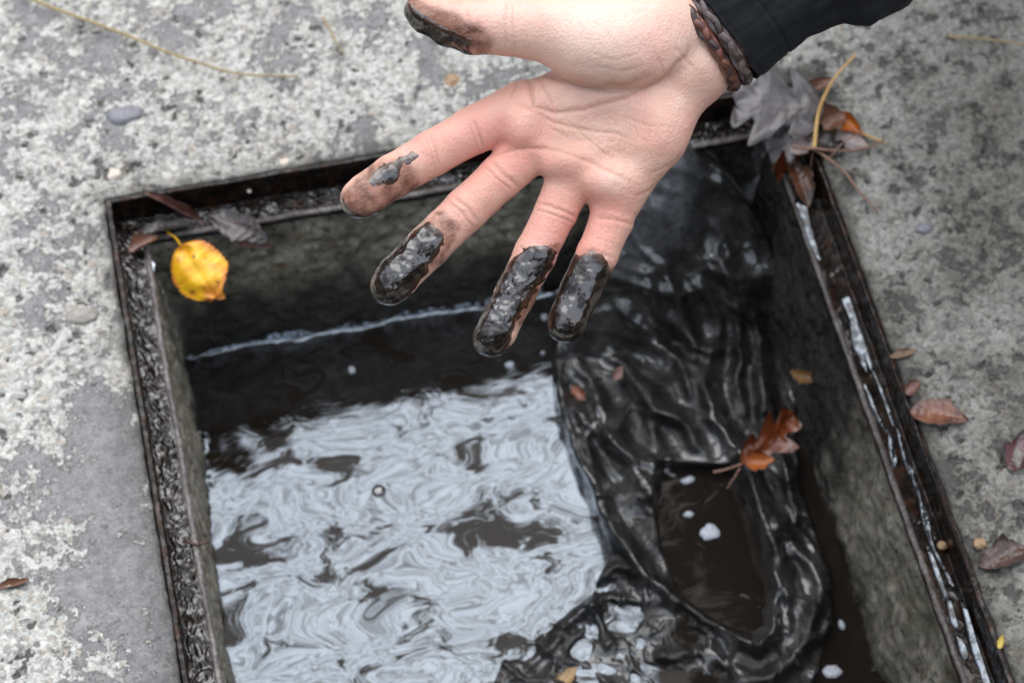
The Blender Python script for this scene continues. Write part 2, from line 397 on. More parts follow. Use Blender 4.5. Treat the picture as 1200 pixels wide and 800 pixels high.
def m_plain(name, a, b_, rough=.6, scale=300):
    t = NT(name)
    t.set(Base_Color=t.ramp(t.noise(scale, 4), [(.3, a), (.7, b_)]), Roughness=rough, Normal=t.bump(t.noise(scale * 2, 4), .0006, .5)); return t.m

MAT = dict(concrete=m_concrete(), wall=m_wall(), rust=m_rust(), water=m_water(), film=m_film(), skin=m_skin(), mud=m_mud(), cloth=m_cloth(),
  jacket=m_jacket(), cord_red=m_leather('red_brown_leather', (.05, .016, .011), (.19, .06, .036)),
  cord_grey=m_leather('worn_brown_leather', (.045, .032, .03), (.17, .125, .12)), cord_dark=m_leather('dark_leather', (.02, .012, .01), (.07, .035, .026)),
  yellow=m_leaf('yellow_leaf', (.90, .56, .008), (.84, .40, .012), (.62, .20, .03), .45, (.16, .05, .01), .06),
  orange=m_leaf('orange_leaf', (.24, .058, .012), (.14, .03, .008), (.06, .016, .007), .22),
  brown=m_leaf('brown_leaf', (.20, .085, .045), (.14, .06, .032), (.075, .035, .022), .3),
  rose=m_leaf('rose_brown_leaf', (.24, .12, .09), (.13, .055, .04), (.05, .022, .018), .3),
  grey=m_leaf('grey_oak_leaf', (.13, .118, .12), (.095, .084, .086), (.055, .047, .046), .38),
  black=m_leaf('rotten_leaf', (.06, .045, .04), (.03, .022, .02), (.015, .011, .01), .25),
  pale=m_leaf('pale_leaf', (.44, .36, .34), (.34, .26, .24), (.22, .14, .12), .4),
  straw=m_plain('dry_straw', (.42, .33, .16), (.30, .21, .10)), twig=m_plain('wet_twig', (.16, .085, .055), (.30, .17, .12), .4),
  stalk=m_plain('orange_stalk', (.50, .26, .07), (.62, .42, .16), .4),
  foam=m_plain('grey_foam', (.24, .26, .29), (.46, .49, .54), .15, 600), pebble=m_plain('pale_pebble', (.55, .47, .38), (.70, .63, .55), .5),
  chip=m_plain('grey_stone_chip', (.16, .16, .18), (.25, .25, .27), .5), tanstone=m_plain('tan_stone', (.30, .18, .09), (.42, .30, .19), .4))

# ------------------------------------------------------------------ the pit and its measures (metres; frame's outer far left corner at 0,0,0)
W, LEN = .40, .47                                              # clear width, length towards the viewer
FL, LE, ZW = .0207, .0165, -.1274                              # flange height, ledge width, water level
def build_ground():
    step = .00155
    xf = np.arange(-.175, .66, step); yf = np.arange(-.52, .27, step)
    e = np.array([.01, .03, .07, .15, .3, .6, 1.2, 2.5, 5, 9, 15.])
    def axis(f, lo, hi):
        f = f[(np.abs(f - lo) > step * .6) & (np.abs(f - hi) > step * .6)]
        a = np.concatenate([f, [lo - .0003, lo + .0005, hi - .0005, hi + .0003]]); a.sort()
        return np.concatenate([a[0] - e[::-1], a, a[-1] + e])
    X = axis(xf, -.0032, W + .0032); Y = axis(yf, -LEN - .0032, .0032)
    x, y = [a.ravel() for a in np.meshgrid(X, Y, indexing='ij')]
    out_ = np.maximum(np.maximum(-.0032 - x, x - W - .0032), np.maximum(y - .0032, -LEN - .0032 - y))   # distance outside the hole
    fine = np.exp(-np.maximum(0, np.maximum(np.abs(x - .25) - .45, np.abs(y + .12) - .42)) / .1)
    P = p3(x, y)
    fade = np.exp(-np.maximum(0, np.maximum(np.abs(x - .2425) - .4175, np.abs(y + .125) - .395)) / .004)   # only where the mesh is fine
    broad = fbm(P * 22, 4, 1) * fade; mid = fbm(P * 70, 4, 5) * fade; small = fbm(P * 230, 3, 9) * fade
    wx = x + .0022 * pnoise(P * 160, 21); wy = y + .0022 * pnoise(P * 160, 22)
    f1, f2, rid = worley(wx * 150, wy * 150, 1); g1, g2, rid2 = worley(wx * 330, wy * 330, 2)
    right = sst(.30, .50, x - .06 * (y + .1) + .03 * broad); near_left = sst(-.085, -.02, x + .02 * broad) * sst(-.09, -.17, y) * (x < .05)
    upper = sst(-.02, .10, y + .04 * broad) * (1 - right)
    bias = -.30 + .74 * near_left + .16 * upper - .06 * right
    bias = bias - .55 * sst(-.04, -.09, x) * sst(-.10, .04, y + .12)  # pale crust at the far left
    raw = bias + .45 * broad + .65 * mid + .35 * small
    paste = sst(-.02, .14, raw)
    edge = np.exp(-np.maximum(out_, 0) / .006)
    rimpaste = .9 * sst(.35, .8, edge + .35 * mid + .2 * small) * (1 - near_left)
    paste = np.maximum(paste, rimpaste)
    bumps = (.6 - f1) * .0026 * (.3 + 1.0 * rid) + (.55 - g1) * .0013
    h = (1 - .6 * paste) * (bumps + .0007) * (1 + .5 * right) + .0009 * mid * (1 - .6 * paste) + .0020 * broad * (1 - .5 * near_left) + .00035 * small
    pitm = sst(.34, .55, -fbm(P * 120, 3, 31) + .09 * right - .35 * near_left - .12) * (1 - .4 * paste)
    pitm = pitm * fade; h = h - .0022 * pitm
    h = h * fine * fade - .0025
    inside = out_ < 0
    rim = np.exp(-np.maximum(out_, 0) / .004)
    h = h * (1 - rim) + rim * (-.0012 + .0008 * mid)
    sl = (out_ >= 0) & (out_ < .012)
    z = np.where(inside, -.016, h)
    # ragged edge: the border leans over the steel or away from it
    rag = (.0011 * fbm(P * 55, 3, 41) + .0008 * pnoise(P * 260, 44)) * np.exp(-np.maximum(out_, 0) / .006) * (out_ < .03)
    sx = np.where(x < -.0027, 1, np.where(x > W + .0027, -1, 0)); sy = np.where(y > .0027, -1, np.where(y < -LEN - .0027, 1, 0))
    x2 = x + sx * rag; y2 = y + sy * rag
    grain = np.clip(.5 * rid + .3 * rid2 + .35 * (.6 - f1), 0, 1)
    keep = (out_ > -.0016).reshape(len(X), len(Y))
    Fq = grid_faces(len(X), len(Y)); k = keep.ravel()[Fq].all(1); Fq = Fq[k]
    used = np.unique(Fq); mp = np.full(len(x), -1); mp[used] = np.arange(len(used)); Fq = mp[Fq]
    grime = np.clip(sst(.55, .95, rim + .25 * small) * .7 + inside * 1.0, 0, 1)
    A = dict(raw=raw, rimpaste=rimpaste, wet=np.clip(right * .92 * (1 - .35 * sst(-.06, .10, y)) + .2 * broad * right + .8 * np.exp(-np.maximum(out_, 0) / .012) * (1 + .6 * mid), 0, 1), pit=pitm * .8, grime=grime)  # right-hand part paints in the person's shade; the rim term is damp
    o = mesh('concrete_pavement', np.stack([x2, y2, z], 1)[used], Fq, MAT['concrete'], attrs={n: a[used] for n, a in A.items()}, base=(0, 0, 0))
    return tag(o, kind='structure')
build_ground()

SIDES = ('left', 'right', 'far', 'near')
def side_xyz(side, s, o, z):                                   # s 0..1 along the side, o metres in from the outer edge
    if side == 'far': return np.stack([o + s * (W - 2 * o), -o, z], 1)
    if side == 'near': return np.stack([W - o - s * (W - 2 * o), -LEN + o, z], 1)
    if side == 'left': return np.stack([o, -LEN + o + s * (LEN - 2 * o), z], 1)
    return np.stack([W - o, -o - s * (LEN - 2 * o), z], 1)
def length(side): return W if side in ('far', 'near') else LEN
def build_frame():
    fr = empty('steel_frame', (W / 2, -LEN / 2, -.026), 'rusty wet angle iron frame set round the open square pit', 'frame')
    zl = -FL
    prof = [(-.0030, -.0035), (-.0029, -.0012)]
    prof += [(o, -.0008) for o in np.linspace(-.0026, -.0004, 4)]
    prof += [(0, z) for z in np.linspace(-.0012, zl + .0008, 16)]
    prof += [(o, zl) for o in np.linspace(.0006, LE - .0036, 26)]
    prof += [(LE - .0016 + .0016 * math.cos(a), zl + .0012 * math.sin(a)) for a in np.linspace(math.pi, 0, 9)]
    prof += [(LE, zl - .001), (LE, zl - .0035), (LE - .001, zl - .005), (LE * .5, zl - .005), (0, zl - .005), (-.003, zl - .005), (-.003, -.010)]
    prof = np.array(prof); seg = np.diff(np.vstack([prof, prof[:1]]), axis=0)
    tn = np.roll(seg, 1, 0) + seg; nrm = np.stack([-tn[:, 1], tn[:, 0]], 1); nrm /= np.linalg.norm(nrm, axis=1)[:, None]
    nrm = -nrm if nrm[20, 0] < 0 else nrm
    n = len(prof)
    labels = dict(left='left rail, its ledge crusted with wrinkled black sludge', right='right rail, its ledge streaked with standing water',
                  far='far rail, its ledge strewn with clods of mud', near='near rail beyond the lower edge')
    rails = {}
    for side in SIDES:
        m = int(length(side) / .00095)
        s = np.linspace(0, 1, m)
        S = np.repeat(s, n); O = np.tile(prof[:, 0], m); Z = np.tile(prof[:, 1], m)
        base = side_xyz(side, S, O, Z)
        along = S * length(side)
        onledge = ((O > .0005) & (O < LE - .0034) & (Z > zl - .0002)).astype(float)
        onfl = ((np.abs(O) < .0003) & (Z > zl)).astype(float)
        onlip = ((O > LE - .0034) & (Z >= zl - .0002)).astype(float)
        Q = p3(along, O + Z * 1.0, hash(side) % 1 + SIDES.index(side) * .7)
        f1, f2, rid = worley(along * (185 if side == 'left' else 230) + 1.3 * pnoise(Q * 140, 3), (O + Z) * (250 if side == 'left' else 300) + .9 * pnoise(Q * 140, 4), 3 + SIDES.index(side))
        d = .00035 * fbm(Q * 160, 3, 2) * (onfl + onlip + .4)
        gunk = np.zeros(len(S))
        if side == 'left':
            worm = sst(.02, .28, f2 - f1)                       # cells with creases between
            wn = np.abs(pnoise(Q * np.array([190, 230, 1]) + .6 * np.stack([pnoise(Q * 130, 31), pnoise(Q * 130, 32), 0 * O], 1), 33)); d += onledge * (.0019 * np.sqrt(np.clip(wn, 0, .6)) + .0010 * fbm(Q * 60, 2, 6) - .0006) ; gunk = onledge * .75
            d += onfl * .0006 * worm
        elif side == 'far':
            clod = np.maximum(0, fbm(Q * 75, 4, 7) + .15)
            d += onledge * (.0032 * clod + .0008 * sst(.05, .3, f2 - f1)); gunk = onledge * sst(.05, .3, clod) * .8
        elif side == 'right':
            cl = np.maximum(0, fbm(Q * 70, 3, 8) - .25)
            d += onledge * (.0012 * cl); gunk = onledge * sst(.05, .4, cl) * .4
        else: d += onledge * .001 * fbm(Q * 90, 3, 2)
        worn = onlip * np.clip(.75 + .5 * fbm(Q * 60, 3, 9), 0, 1) * (.5 if side == 'right' else .7)
        O = O + .0011 * pnoise(p3(along * 14, 0 * along, SIDES.index(side) * 3.7), 12) * (O > .004) + .0005 * pnoise(p3(along * 60, 0 * along, SIDES.index(side) * 3.7), 13)
        Z = Z + .0009 * pnoise(p3(along * 11, 0 * along + 5, SIDES.index(side) * 3.7), 14) * (Z < -.006)
        O2 = O + d * np.tile(nrm[:, 0], m); Z2 = Z + d * np.tile(nrm[:, 1], m)
        rails[side] = mesh('rail', side_xyz(side, S, O2, Z2), grid_faces(m, n, True)[:, ::1], MAT['rust'], fr, dict(gunk=gunk, worn=worn))
        rails[side]['label'] = labels[side]
    # streaks of standing water on the right ledge
    streaks = [[(930, 237), (943, 237), (952, 262), (966, 310), (962, 318), (950, 290), (940, 262)],
               [(984, 352), (996, 350), (1004, 372), (1016, 400), (1027, 436), (1021, 434), (1016, 420), (1022, 452), (1015, 446), (1007, 420), (998, 402), (994, 375)],
               [(1048, 499), (1053, 503), (1060, 525), (1070, 552), (1066, 556), (1056, 530)],
               [(1073, 574), (1078, 580), (1084, 612), (1090, 640), (1100, 655), (1108, 668), (1120, 688), (1124, 698), (1119, 697), (1106, 668), (1094, 648), (1080, 612)],
               [(1108, 698), (1114, 702), (1124, 732), (1120, 736), (1112, 724)],
               [(1124, 706), (1132, 712), (1146, 752), (1158, 785), (1166, 812), (1156, 812), (1148, 786), (1138, 762)],
               [(1118, 742), (1128, 748), (1136, 768), (1128, 772)],
               [(1020, 434), (1025, 436), (1040, 470), (1053, 502), (1048, 502), (1034, 468)], [(1066, 550), (1070, 551), (1079, 582), (1074, 580)], [(1010, 450), (1014, 451), (1030, 486), (1042, 505), (1038, 506), (1024, 484)], [(1084, 640), (1089, 641), (1104, 676), (1112, 700), (1107, 700), (1096, 676)],
               [(1040, 502), (1046, 512), (1052, 540), (1047, 545), (1041, 525)]]
    for st in streaks:
        pts = [at(u, v, zl + .0012) for u, v in st]
        P2 = spline(np.vstack([pts, pts[:1]]), 64)[:-1]; c = P2.mean(0)
        V = [c + (0, 0, .0006)]; m = len(P2); tilt = lambda q: q + np.stack([0 * q[:, 0], 0 * q[:, 0], .22 * (q[:, 0] - c[0] + .42 * (q[:, 1] - c[1]))], 1)
        for k, (sc_, dz) in enumerate(((.5, .00055), (.82, .0004), (.95, .0001), (1.0, -.0010))):
            ring = c + (P2 - c) * (sc_, sc_, 1); ring[:, 2] = zl + .0012 + dz; V += list(tilt(ring))
        fq = [[1 + r * m + i, 1 + (r + 1) * m + i, 1 + (r + 1) * m + (i + 1) % m, 1 + r * m + (i + 1) % m] for r in range(3) for i in range(m)]
        ft = [[0, 1 + i, 1 + (i + 1) % m] for i in range(m)]
        mesh('water_streak', V, [fq, ft], MAT['film'], rails['right'])
    return fr
build_frame()

def wall_offset(side, along, z):
    t = np.clip((-FL - .004 - z) / (-ZW - FL), 0, 1.3)
    k = SIDES.index(side)
    Q = p3(along, z, k * 3.3)
    base = LE - .0022 + t * (.0107 if side != 'right' else .0115)
    f1, f2, rid = worley(along * 120 + .5 * pnoise(Q * 120, 3), z * 120 + .5 * pnoise(Q * 120, 4), 11 + k)
    g1, g2, rid2 = worley(along * 300, z * 300, 15 + k)
    top = 1 - sst(.25, .6, t) if side == 'far' else (1 - .5 * t)
    d = (.0042 if side == 'right' else .0030) * fbm(Q * 28, 4, 50) + top * ((.0042 if side == 'far' else .0026) * (.5 - f1) * (.3 + rid) + .0011 * (.5 - g1)) + .0008 * fbm(Q * 130, 3, 51)
    if side == 'left': d = d + .003 * np.sin(along * 16 + .8) * t
    return base + d * sst(.0, .12, t + .02), np.clip(.55 * rid + .35 * rid2 + .3 * (.5 - f1), 0, 1) * (.4 + .6 * top), t
for side in SIDES:
    m, n = int(length(side) / .0018), 82
    S = np.repeat(np.linspace(0, 1, m), n); Z = np.tile(np.linspace(-FL - .0035, ZW - .03, n), m)
    off, grain, t = wall_offset(side, S * length(side), Z)
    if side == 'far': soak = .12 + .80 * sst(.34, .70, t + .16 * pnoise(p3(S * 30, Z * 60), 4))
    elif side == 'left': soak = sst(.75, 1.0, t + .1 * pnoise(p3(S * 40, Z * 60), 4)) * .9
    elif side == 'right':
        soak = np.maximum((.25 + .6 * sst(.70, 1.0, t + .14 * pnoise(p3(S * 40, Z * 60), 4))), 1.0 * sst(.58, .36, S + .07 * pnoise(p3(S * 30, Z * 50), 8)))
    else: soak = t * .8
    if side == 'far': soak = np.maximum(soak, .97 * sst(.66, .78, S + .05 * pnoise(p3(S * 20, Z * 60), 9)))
    o = mesh('pit_wall', side_xyz(side, S, off, Z), grid_faces(m, n), MAT['wall'], attrs=dict(grain=grain, soak=soak), base=(W / 2, -LEN / 2, ZW))
    tag(o, kind='structure')

def build_water():
    e = LE + .004
    X = np.arange(e, W - e, .0014); Y = np.arange(-LEN + e, -e, .0014)
    def ends(a): return np.concatenate([[a[0] - .004, a[0] - .002], a, [a[-1] + .002, a[-1] + .004]])
    X, Y = ends(X), ends(Y); x, y = [a.ravel() for a in np.meshgrid(X, Y, indexing='ij')]
    zc = np.full_like(x, ZW)
    ds = []
    for side, al, dist in (('far', x, -y), ('left', y + LEN, x), ('right', -y, W - x), ('near', W - x, y + LEN)):
        L = length(side); o, _, _ = wall_offset(side, np.clip(al, 0, L), zc); ds.append(dist - o)
    dm = np.minimum.reduce(ds)
    P = p3(x, y)
    wob = np.stack([pnoise(P * 16, 61), pnoise(P * 16, 62), 0 * x], 1)
    z = ZW + .00042 * pnoise(P * (34, 26, 1) + wob, 63) + .00010 * pnoise(P * 85 + wob * 2, 64)
    z = z * 1.0 + .0022 * np.exp(-np.maximum(dm, -.002) / .0024) * np.where(ds[0] <= dm + 1e-6, 1.0, np.where(ds[1] <= dm + 1e-6, .25, .16))
    film = np.clip(1.0 - sst(.262, .276, x - .20 * (y + .20) + .014 * pnoise(P * 40, 66) + .008 * pnoise(P * 110, 67)), 0, 1)
    o = mesh('water', np.stack([x, y, z], 1), grid_faces(len(X), len(Y)), MAT['water'], attrs=dict(film=film), base=(W / 2, -LEN / 2, ZW))
    tag(o, kind='structure')
build_water()

# ------------------------------------------------------------------ the soaked sack in the far right corner
SACK = [(722, 150), (800, 166), (850, 200), (892, 260), (922, 330), (938, 390), (944, 440), (936, 500), (938, 560), (956, 615), (974, 670), (980, 720), (968, 770),
        (946, 840), (560, 840), (586, 768), (640, 728), (692, 694), (714, 645), (692, 585), (668, 530), (650, 470), (646, 410), (690, 330), (708, 250)]
POOL = [(770, 540), (850, 545), (880, 600), (897, 640), (905, 690), (900, 738), (880, 752), (850, 737), (795, 692), (775, 640), (765, 590)]
RIDGES = [  # polyline in the photograph, width px, height mm
    ([(744, 299), (781, 374), (830, 411)], 9, 7), ([(721, 351), (762, 392), (800, 430), (815, 470)], 8, 7),
    ([(657, 411), (691, 445), (706, 475), (730, 500)], 8, 6), ([(655, 468), (702, 505), (744, 535), (790, 556)], 9, 7),
    ([(834, 400), (830, 445), (841, 490), (864, 531), (884, 580), (915, 618), (948, 660), (962, 700), (955, 745), (915, 785), (860, 805)], 10, 9),
    ([(815, 325), (841, 362), (845, 400)], 9, 8), ([(684, 490), (695, 545), (722, 620), (760, 675)], 7, 6),
    ([(652, 420), (660, 480), (682, 545), (706, 600), (730, 642), (760, 675), (800, 706), (846, 740), (884, 757), (905, 744), (912, 690), (903, 640), (888, 600), (874, 560)], 7, 8),
    ([(706, 482), (740, 540), (775, 600), (782, 625)], 9, 5), ([(760, 300), (800, 350), (812, 420), (835, 470)], 9, 6),
    ([(700, 400), (745, 440), (800, 490), (830, 540)], 10, 6), ([(730, 420), (760, 470), (770, 530)], 8, 4),
    ([(690, 690), (722, 664), (740, 668), (765, 700)], 6, 5), ([(650, 735), (700, 700), (750, 705)], 6, 5),
    ([(690, 700), (705, 730), (712, 760)], 6, 5), ([(760, 770), (820, 765), (880, 790)], 8, 5), ([(610, 790), (650, 745), (690, 735)], 7, 4),
    ([(885, 590), (905, 630), (925, 690), (925, 740)], 7, 5), ([(838, 290), (862, 350), (872, 420), (868, 480)], 9, 9), ([(870, 330), (893, 400), (898, 460), (890, 510)], 8, 8),
    ([(760, 215), (768, 280), (790, 340)], 9, 5), ([(905, 470), (912, 530), (930, 590)], 7, 6)]
def build_sack():
    us = np.arange(545, 985, 1.7); vs = np.arange(165, 836, 1.9)
    u, v = [a.ravel().astype(f32) for a in np.meshgrid(us, vs, indexing='ij')]
    n2 = p3(u * .012, v * .012)
    uw = u + 9 * pnoise(n2, 71) + 3 * pnoise(n2 * 3.3, 73); vw = v + 9 * pnoise(n2, 72) + 3 * pnoise(n2 * 3.3, 74)
    sd_ = poly_sd(uw * .5 + u * .5, vw * .5 + v * .5, SACK); pool = poly_sd(uw * .4 + u * .6, vw * .4 + v * .6, POOL)
    ins = sst(-7, 5, sd_)
    low = sst(640, 700, v) * (1 - sst(840, 870, u))             # the half sunken lower lobe
    Hh = .004 - .0045 * low + .0018 * fbm(n2 * 2.2, 3, 75) * (1 + low)
    # drifting small folds that follow the drape
    al = np.stack([(u * .8 + v * .45) * .010, (u * .55 - v * .75) * .035, 0 * u], 1)
    rdg = lambda q, s: (1 - np.minimum(1, np.abs(pnoise(q, s)) * 1.9)) ** 2
    al2 = al * np.array([1.5, .62, 1]) + .35 * np.stack([pnoise(n2 * 1.3, 86), pnoise(n2 * 1.3, 87), 0 * u], 1)
    up_ = (1 - .75 * low) * sst(120, 230, v)
    sm = lambda q, s: (1 - np.minimum(1, np.abs(pnoise(q, s)) * 1.7)) ** 1.6
    Hh = Hh + up_ * (.0105 * sm(al2 * .55, 76) + .0046 * sm(al2 * 1.15 + .3, 78) + .0012 * sm(al2 * 2.6, 90) + .0005 * pnoise(n2 * 7, 79) + .007 * pnoise(n2 * .8, 85)) - .005 * up_
    Hh = Hh + low * (.0034 * rdg(n2 * 1.9, 80) + .0016 * rdg(n2 * 4.4, 82) - .0022)
    for pts, wd, ht in RIDGES:
        d, tt = line_d(uw, vw, pts)
        amp = ht * .001 * np.sin(np.pi * np.clip(tt * .86 + .07, 0, 1)) ** .6
        Hh = Hh + 1.25 * amp * np.exp(-(d / wd / 1.15) ** 1.8)
    Hh = Hh - .012 * sst(800, 830, u + .05 * (v - 200)) * sst(330, 230, v)
    Hh = Hh - .016 * sst(-4, 9, pool)
    Hh = Hh * ins - .022 * (1 - ins)
    back = sst(-6, 3, poly_sd(u, v, [(690, 120), (798, 120), (850, 190), (905, 280), (940, 380), (945, 480), (640, 480)]))
    D = np.stack([(u - 600) / F, (400 - v) / F, -np.ones_like(u)], 1) @ ROT.T
    lo = np.full(len(u), 1.2); hi = np.full(len(u), 1.85)
    for _ in range(34):
        t = (lo + hi) / 2; y = CAM[1] + t * D[:, 1]; z = CAM[2] + t * D[:, 2]
        ramp = np.maximum(0, y + .088) * 1.75; ramp = np.where(y > -.088, np.sqrt(ramp ** 2 + .004 ** 2) - .004, 0)
        H = ZW + Hh + ramp * back
        above = z > H; lo = np.where(above, t, lo); hi = np.where(above, hi, t)
    P = CAM + D * t[:, None]
    Fq = grid_faces(len(us), len(vs)); keep = (sd_ > -16)[Fq].any(1) ; Fq = Fq[keep][:, ::-1]
    used = np.unique(Fq); mp = np.full(len(u), -1); mp[used] = np.arange(len(used))
    dry = sst(330, 250, v + .5 * (u - 760)) * sst(836, 800, u + .06 * (v - 200) + 14 * pnoise(n2 * 5, 89)) * sst(-2, 10, sd_) * .8
    o = mesh('fabric_sack', P[used], mp[Fq], MAT['cloth'], attrs=dict(dry=dry[used]))
    tag(o, 'soaked black fabric sack slumped in folds against the right side of the pit water', 'sack')
build_sack()

# ------------------------------------------------------------------ the person reaching in from the right
K = .00039; D0 = K * F                                         # metres per pixel at the hand's distance
HC = CAM + ray(700, 200) * D0
def hp(u, v, z=0.0): return np.array([(u - 700) * .39, (200 - v) * .39, z])   # hand frame in mm: x right, y up the picture, z out of the palm
def h2w(P): return HC + (np.asarray(P) * .001) @ ROT.T
def smin(a, b, k):
    h = np.clip(.5 + .5 * (b - a) / k, 0, 1); return b + (a - b) * h - k * h * (1 - h)
def cone(P, a, b, ra, rb, zs=1.0):
    q = P - a.astype(f32); q = q * np.array([1, 1, 1 / zs], f32); ab = ((b - a) * np.array([1, 1, 1 / zs])).astype(f32)
    t = np.clip(q @ ab / f32(ab @ ab), 0, 1)
    q = q - t[:, None] * ab
    return np.sqrt((q * q).sum(1)) - (ra + t * f32(rb - ra))
def blob(P, c, r):
    q = (P - c.astype(f32)) / np.array(r, f32); l = np.sqrt((q * q).sum(1)); return (l - 1) * min(r)
# joints of each digit: u, v, z (mm), radius (mm)
FING = dict(
    index=[(612, 126, -3, 12.4), (556, 152, -1, 10.9), (507, 180, 2.5, 10.2), (462, 207, 5, 9.9), (430, 229, 7, 9.4), (422, 234, 7.4, 8.7)],
    middle=[(640, 158, -3, 12.4), (586, 208, -1, 10.2), (546, 246, 1.5, 10.1), (502, 289, 4, 9.9), (467, 325, 7, 9.4), (458, 335, 7.5, 8.6)],
    ring=[(677, 190, -3, 12), (652, 247, -1, 9.7), (627, 298, 1.0, 9.6), (603, 347, 3, 9.1), (582, 389, 6, 8.7), (576, 396, 6.4, 8.1)],
    little=[(722, 212, -2.5, 11.5), (717, 257, -1, 9.9), (700, 297, .8, 9.4), (681, 338, 3, 9.0), (666, 373, 5, 8.5), (662, 380, 5.3, 8.0)])
THUMB = [(720, 52, 8, 18.6), (650, 39, 12, 15.4), (592, 36, 15, 12.9), (556, 36, 16, 12.4), (530, 31, 16.5, 10.9), (503, 20, 17, 9.4), (498, 17, 17, 8.3)]
WA, WB = hp(818, 69, 0), hp(786, 23, 0); AX = np.array([.82, .57, 0]); AX /= np.linalg.norm(AX); PX = np.array([.57, -.82, 0]); PX /= np.linalg.norm(PX)
WC = (WA + WB) / 2
def digit(P, J, zs=.92):
    d = None
    for a, b in zip(J[:-1], J[1:]):
        c = cone(P, hp(*a[:3]), hp(*b[:3]), a[3], b[3], zs); d = c if d is None else smin(d, c, 1.6)
    return d
def palm_sdf(P):
    d = cone(P, hp(800, 58, -2), hp(606, 134, -2), 15, 12.2, .95)
    for a, b in (((806, 70, -2, 14.5), (640, 165, -2, 12.2)), ((812, 84, -2, 14), (676, 196, -2, 12.2)), ((807, 97, -1, 12.2), (724, 225, -1.5, 13.2))):
        d = smin(d, cone(P, hp(*a[:3]), hp(*b[:3]), a[3], b[3], .95), 7)
    d = smin(d, blob(P, hp(768, 150, 3), (15.5, 19, 13)), 6)                            # heel below the little finger
    d = smin(d, blob(P, hp(712, 214, 4.5), (13, 9, 10)), 5); d = smin(d, blob(P, hp(660, 190, 4), (12, 9, 9.5)), 5)   # pads at the finger roots
    d = smin(d, blob(P, hp(612, 150, 3.5), (10, 11, 10)), 5)
    d = smin(d, cone(P, WA, WA + AX * 70, 17.4, 15), 8); d = smin(d, cone(P, WB, WB + AX * 70, 19, 15), 8)
    return d
def thumb_sdf(P):
    d = digit(P, THUMB, .95)
    d = smin(d, cone(P, hp(790, 30, 4), hp(690, 56, 11), 20, 18.5), 8)
    return smin(d, blob(P, hp(735, 62, 12), (28, 17, 15)), 6)
def hand_sdf(P):
    P = P.astype(f32)
    d = palm_sdf(P)
    for k, J in FING.items(): d = smin(d, digit(P, J), 3.2)
    # hollow of the palm
    c = blob(P, hp(690, 152, 24), (30, 14, 14)); d = -smin(-d, c + .0, 5)
    return smin(d, thumb_sdf(P), 2.0)
def field(fn, lo, hi, h):
    ax = [np.arange(a, b + h, h, dtype=f32) for a, b in zip(lo, hi)]
    G = np.stack(np.meshgrid(*ax, indexing='ij'), -1); sh = G.shape[:3]; G = G.reshape(-1, 3)
    o_ = np.concatenate([fn(c) for c in np.array_split(G, max(1, len(G) // 400000))])
    return o_.reshape(sh)
def hand_field(lo, hi, h):                                     # coarse pass first, fine values only near the skin
    c = 3.6; axc = [np.arange(a, b + c, c, dtype=f32) for a, b in zip(lo, hi)]
    G = np.stack(np.meshgrid(*axc, indexing='ij'), -1); sh = G.shape[:3]; dc = hand_sdf(G.reshape(-1, 3)).reshape(sh)
    ax = [np.arange(a, b + h, h, dtype=f32) for a, b in zip(lo, hi)]
    ii = [np.clip(np.round((x - l) / c).astype(int), 0, s - 1) for x, l, s in zip(ax, lo, sh)]
    d = dc[np.ix_(*ii)].copy(); near = np.argwhere(np.abs(d) < c * 2.1)
    pts = np.stack([ax[k][near[:, k]] for k in range(3)], 1)
    v_ = np.concatenate([hand_sdf(q) for q in np.array_split(pts, max(1, len(pts) // 300000))])
    d[near[:, 0], near[:, 1], near[:, 2]] = v_
    return d

PER_BASE = np.array([.70, .40, 0.0])
person = empty('person', PER_BASE, 'person in a black jacket reaching over the pit, open palm, muddy fingertips', 'person')
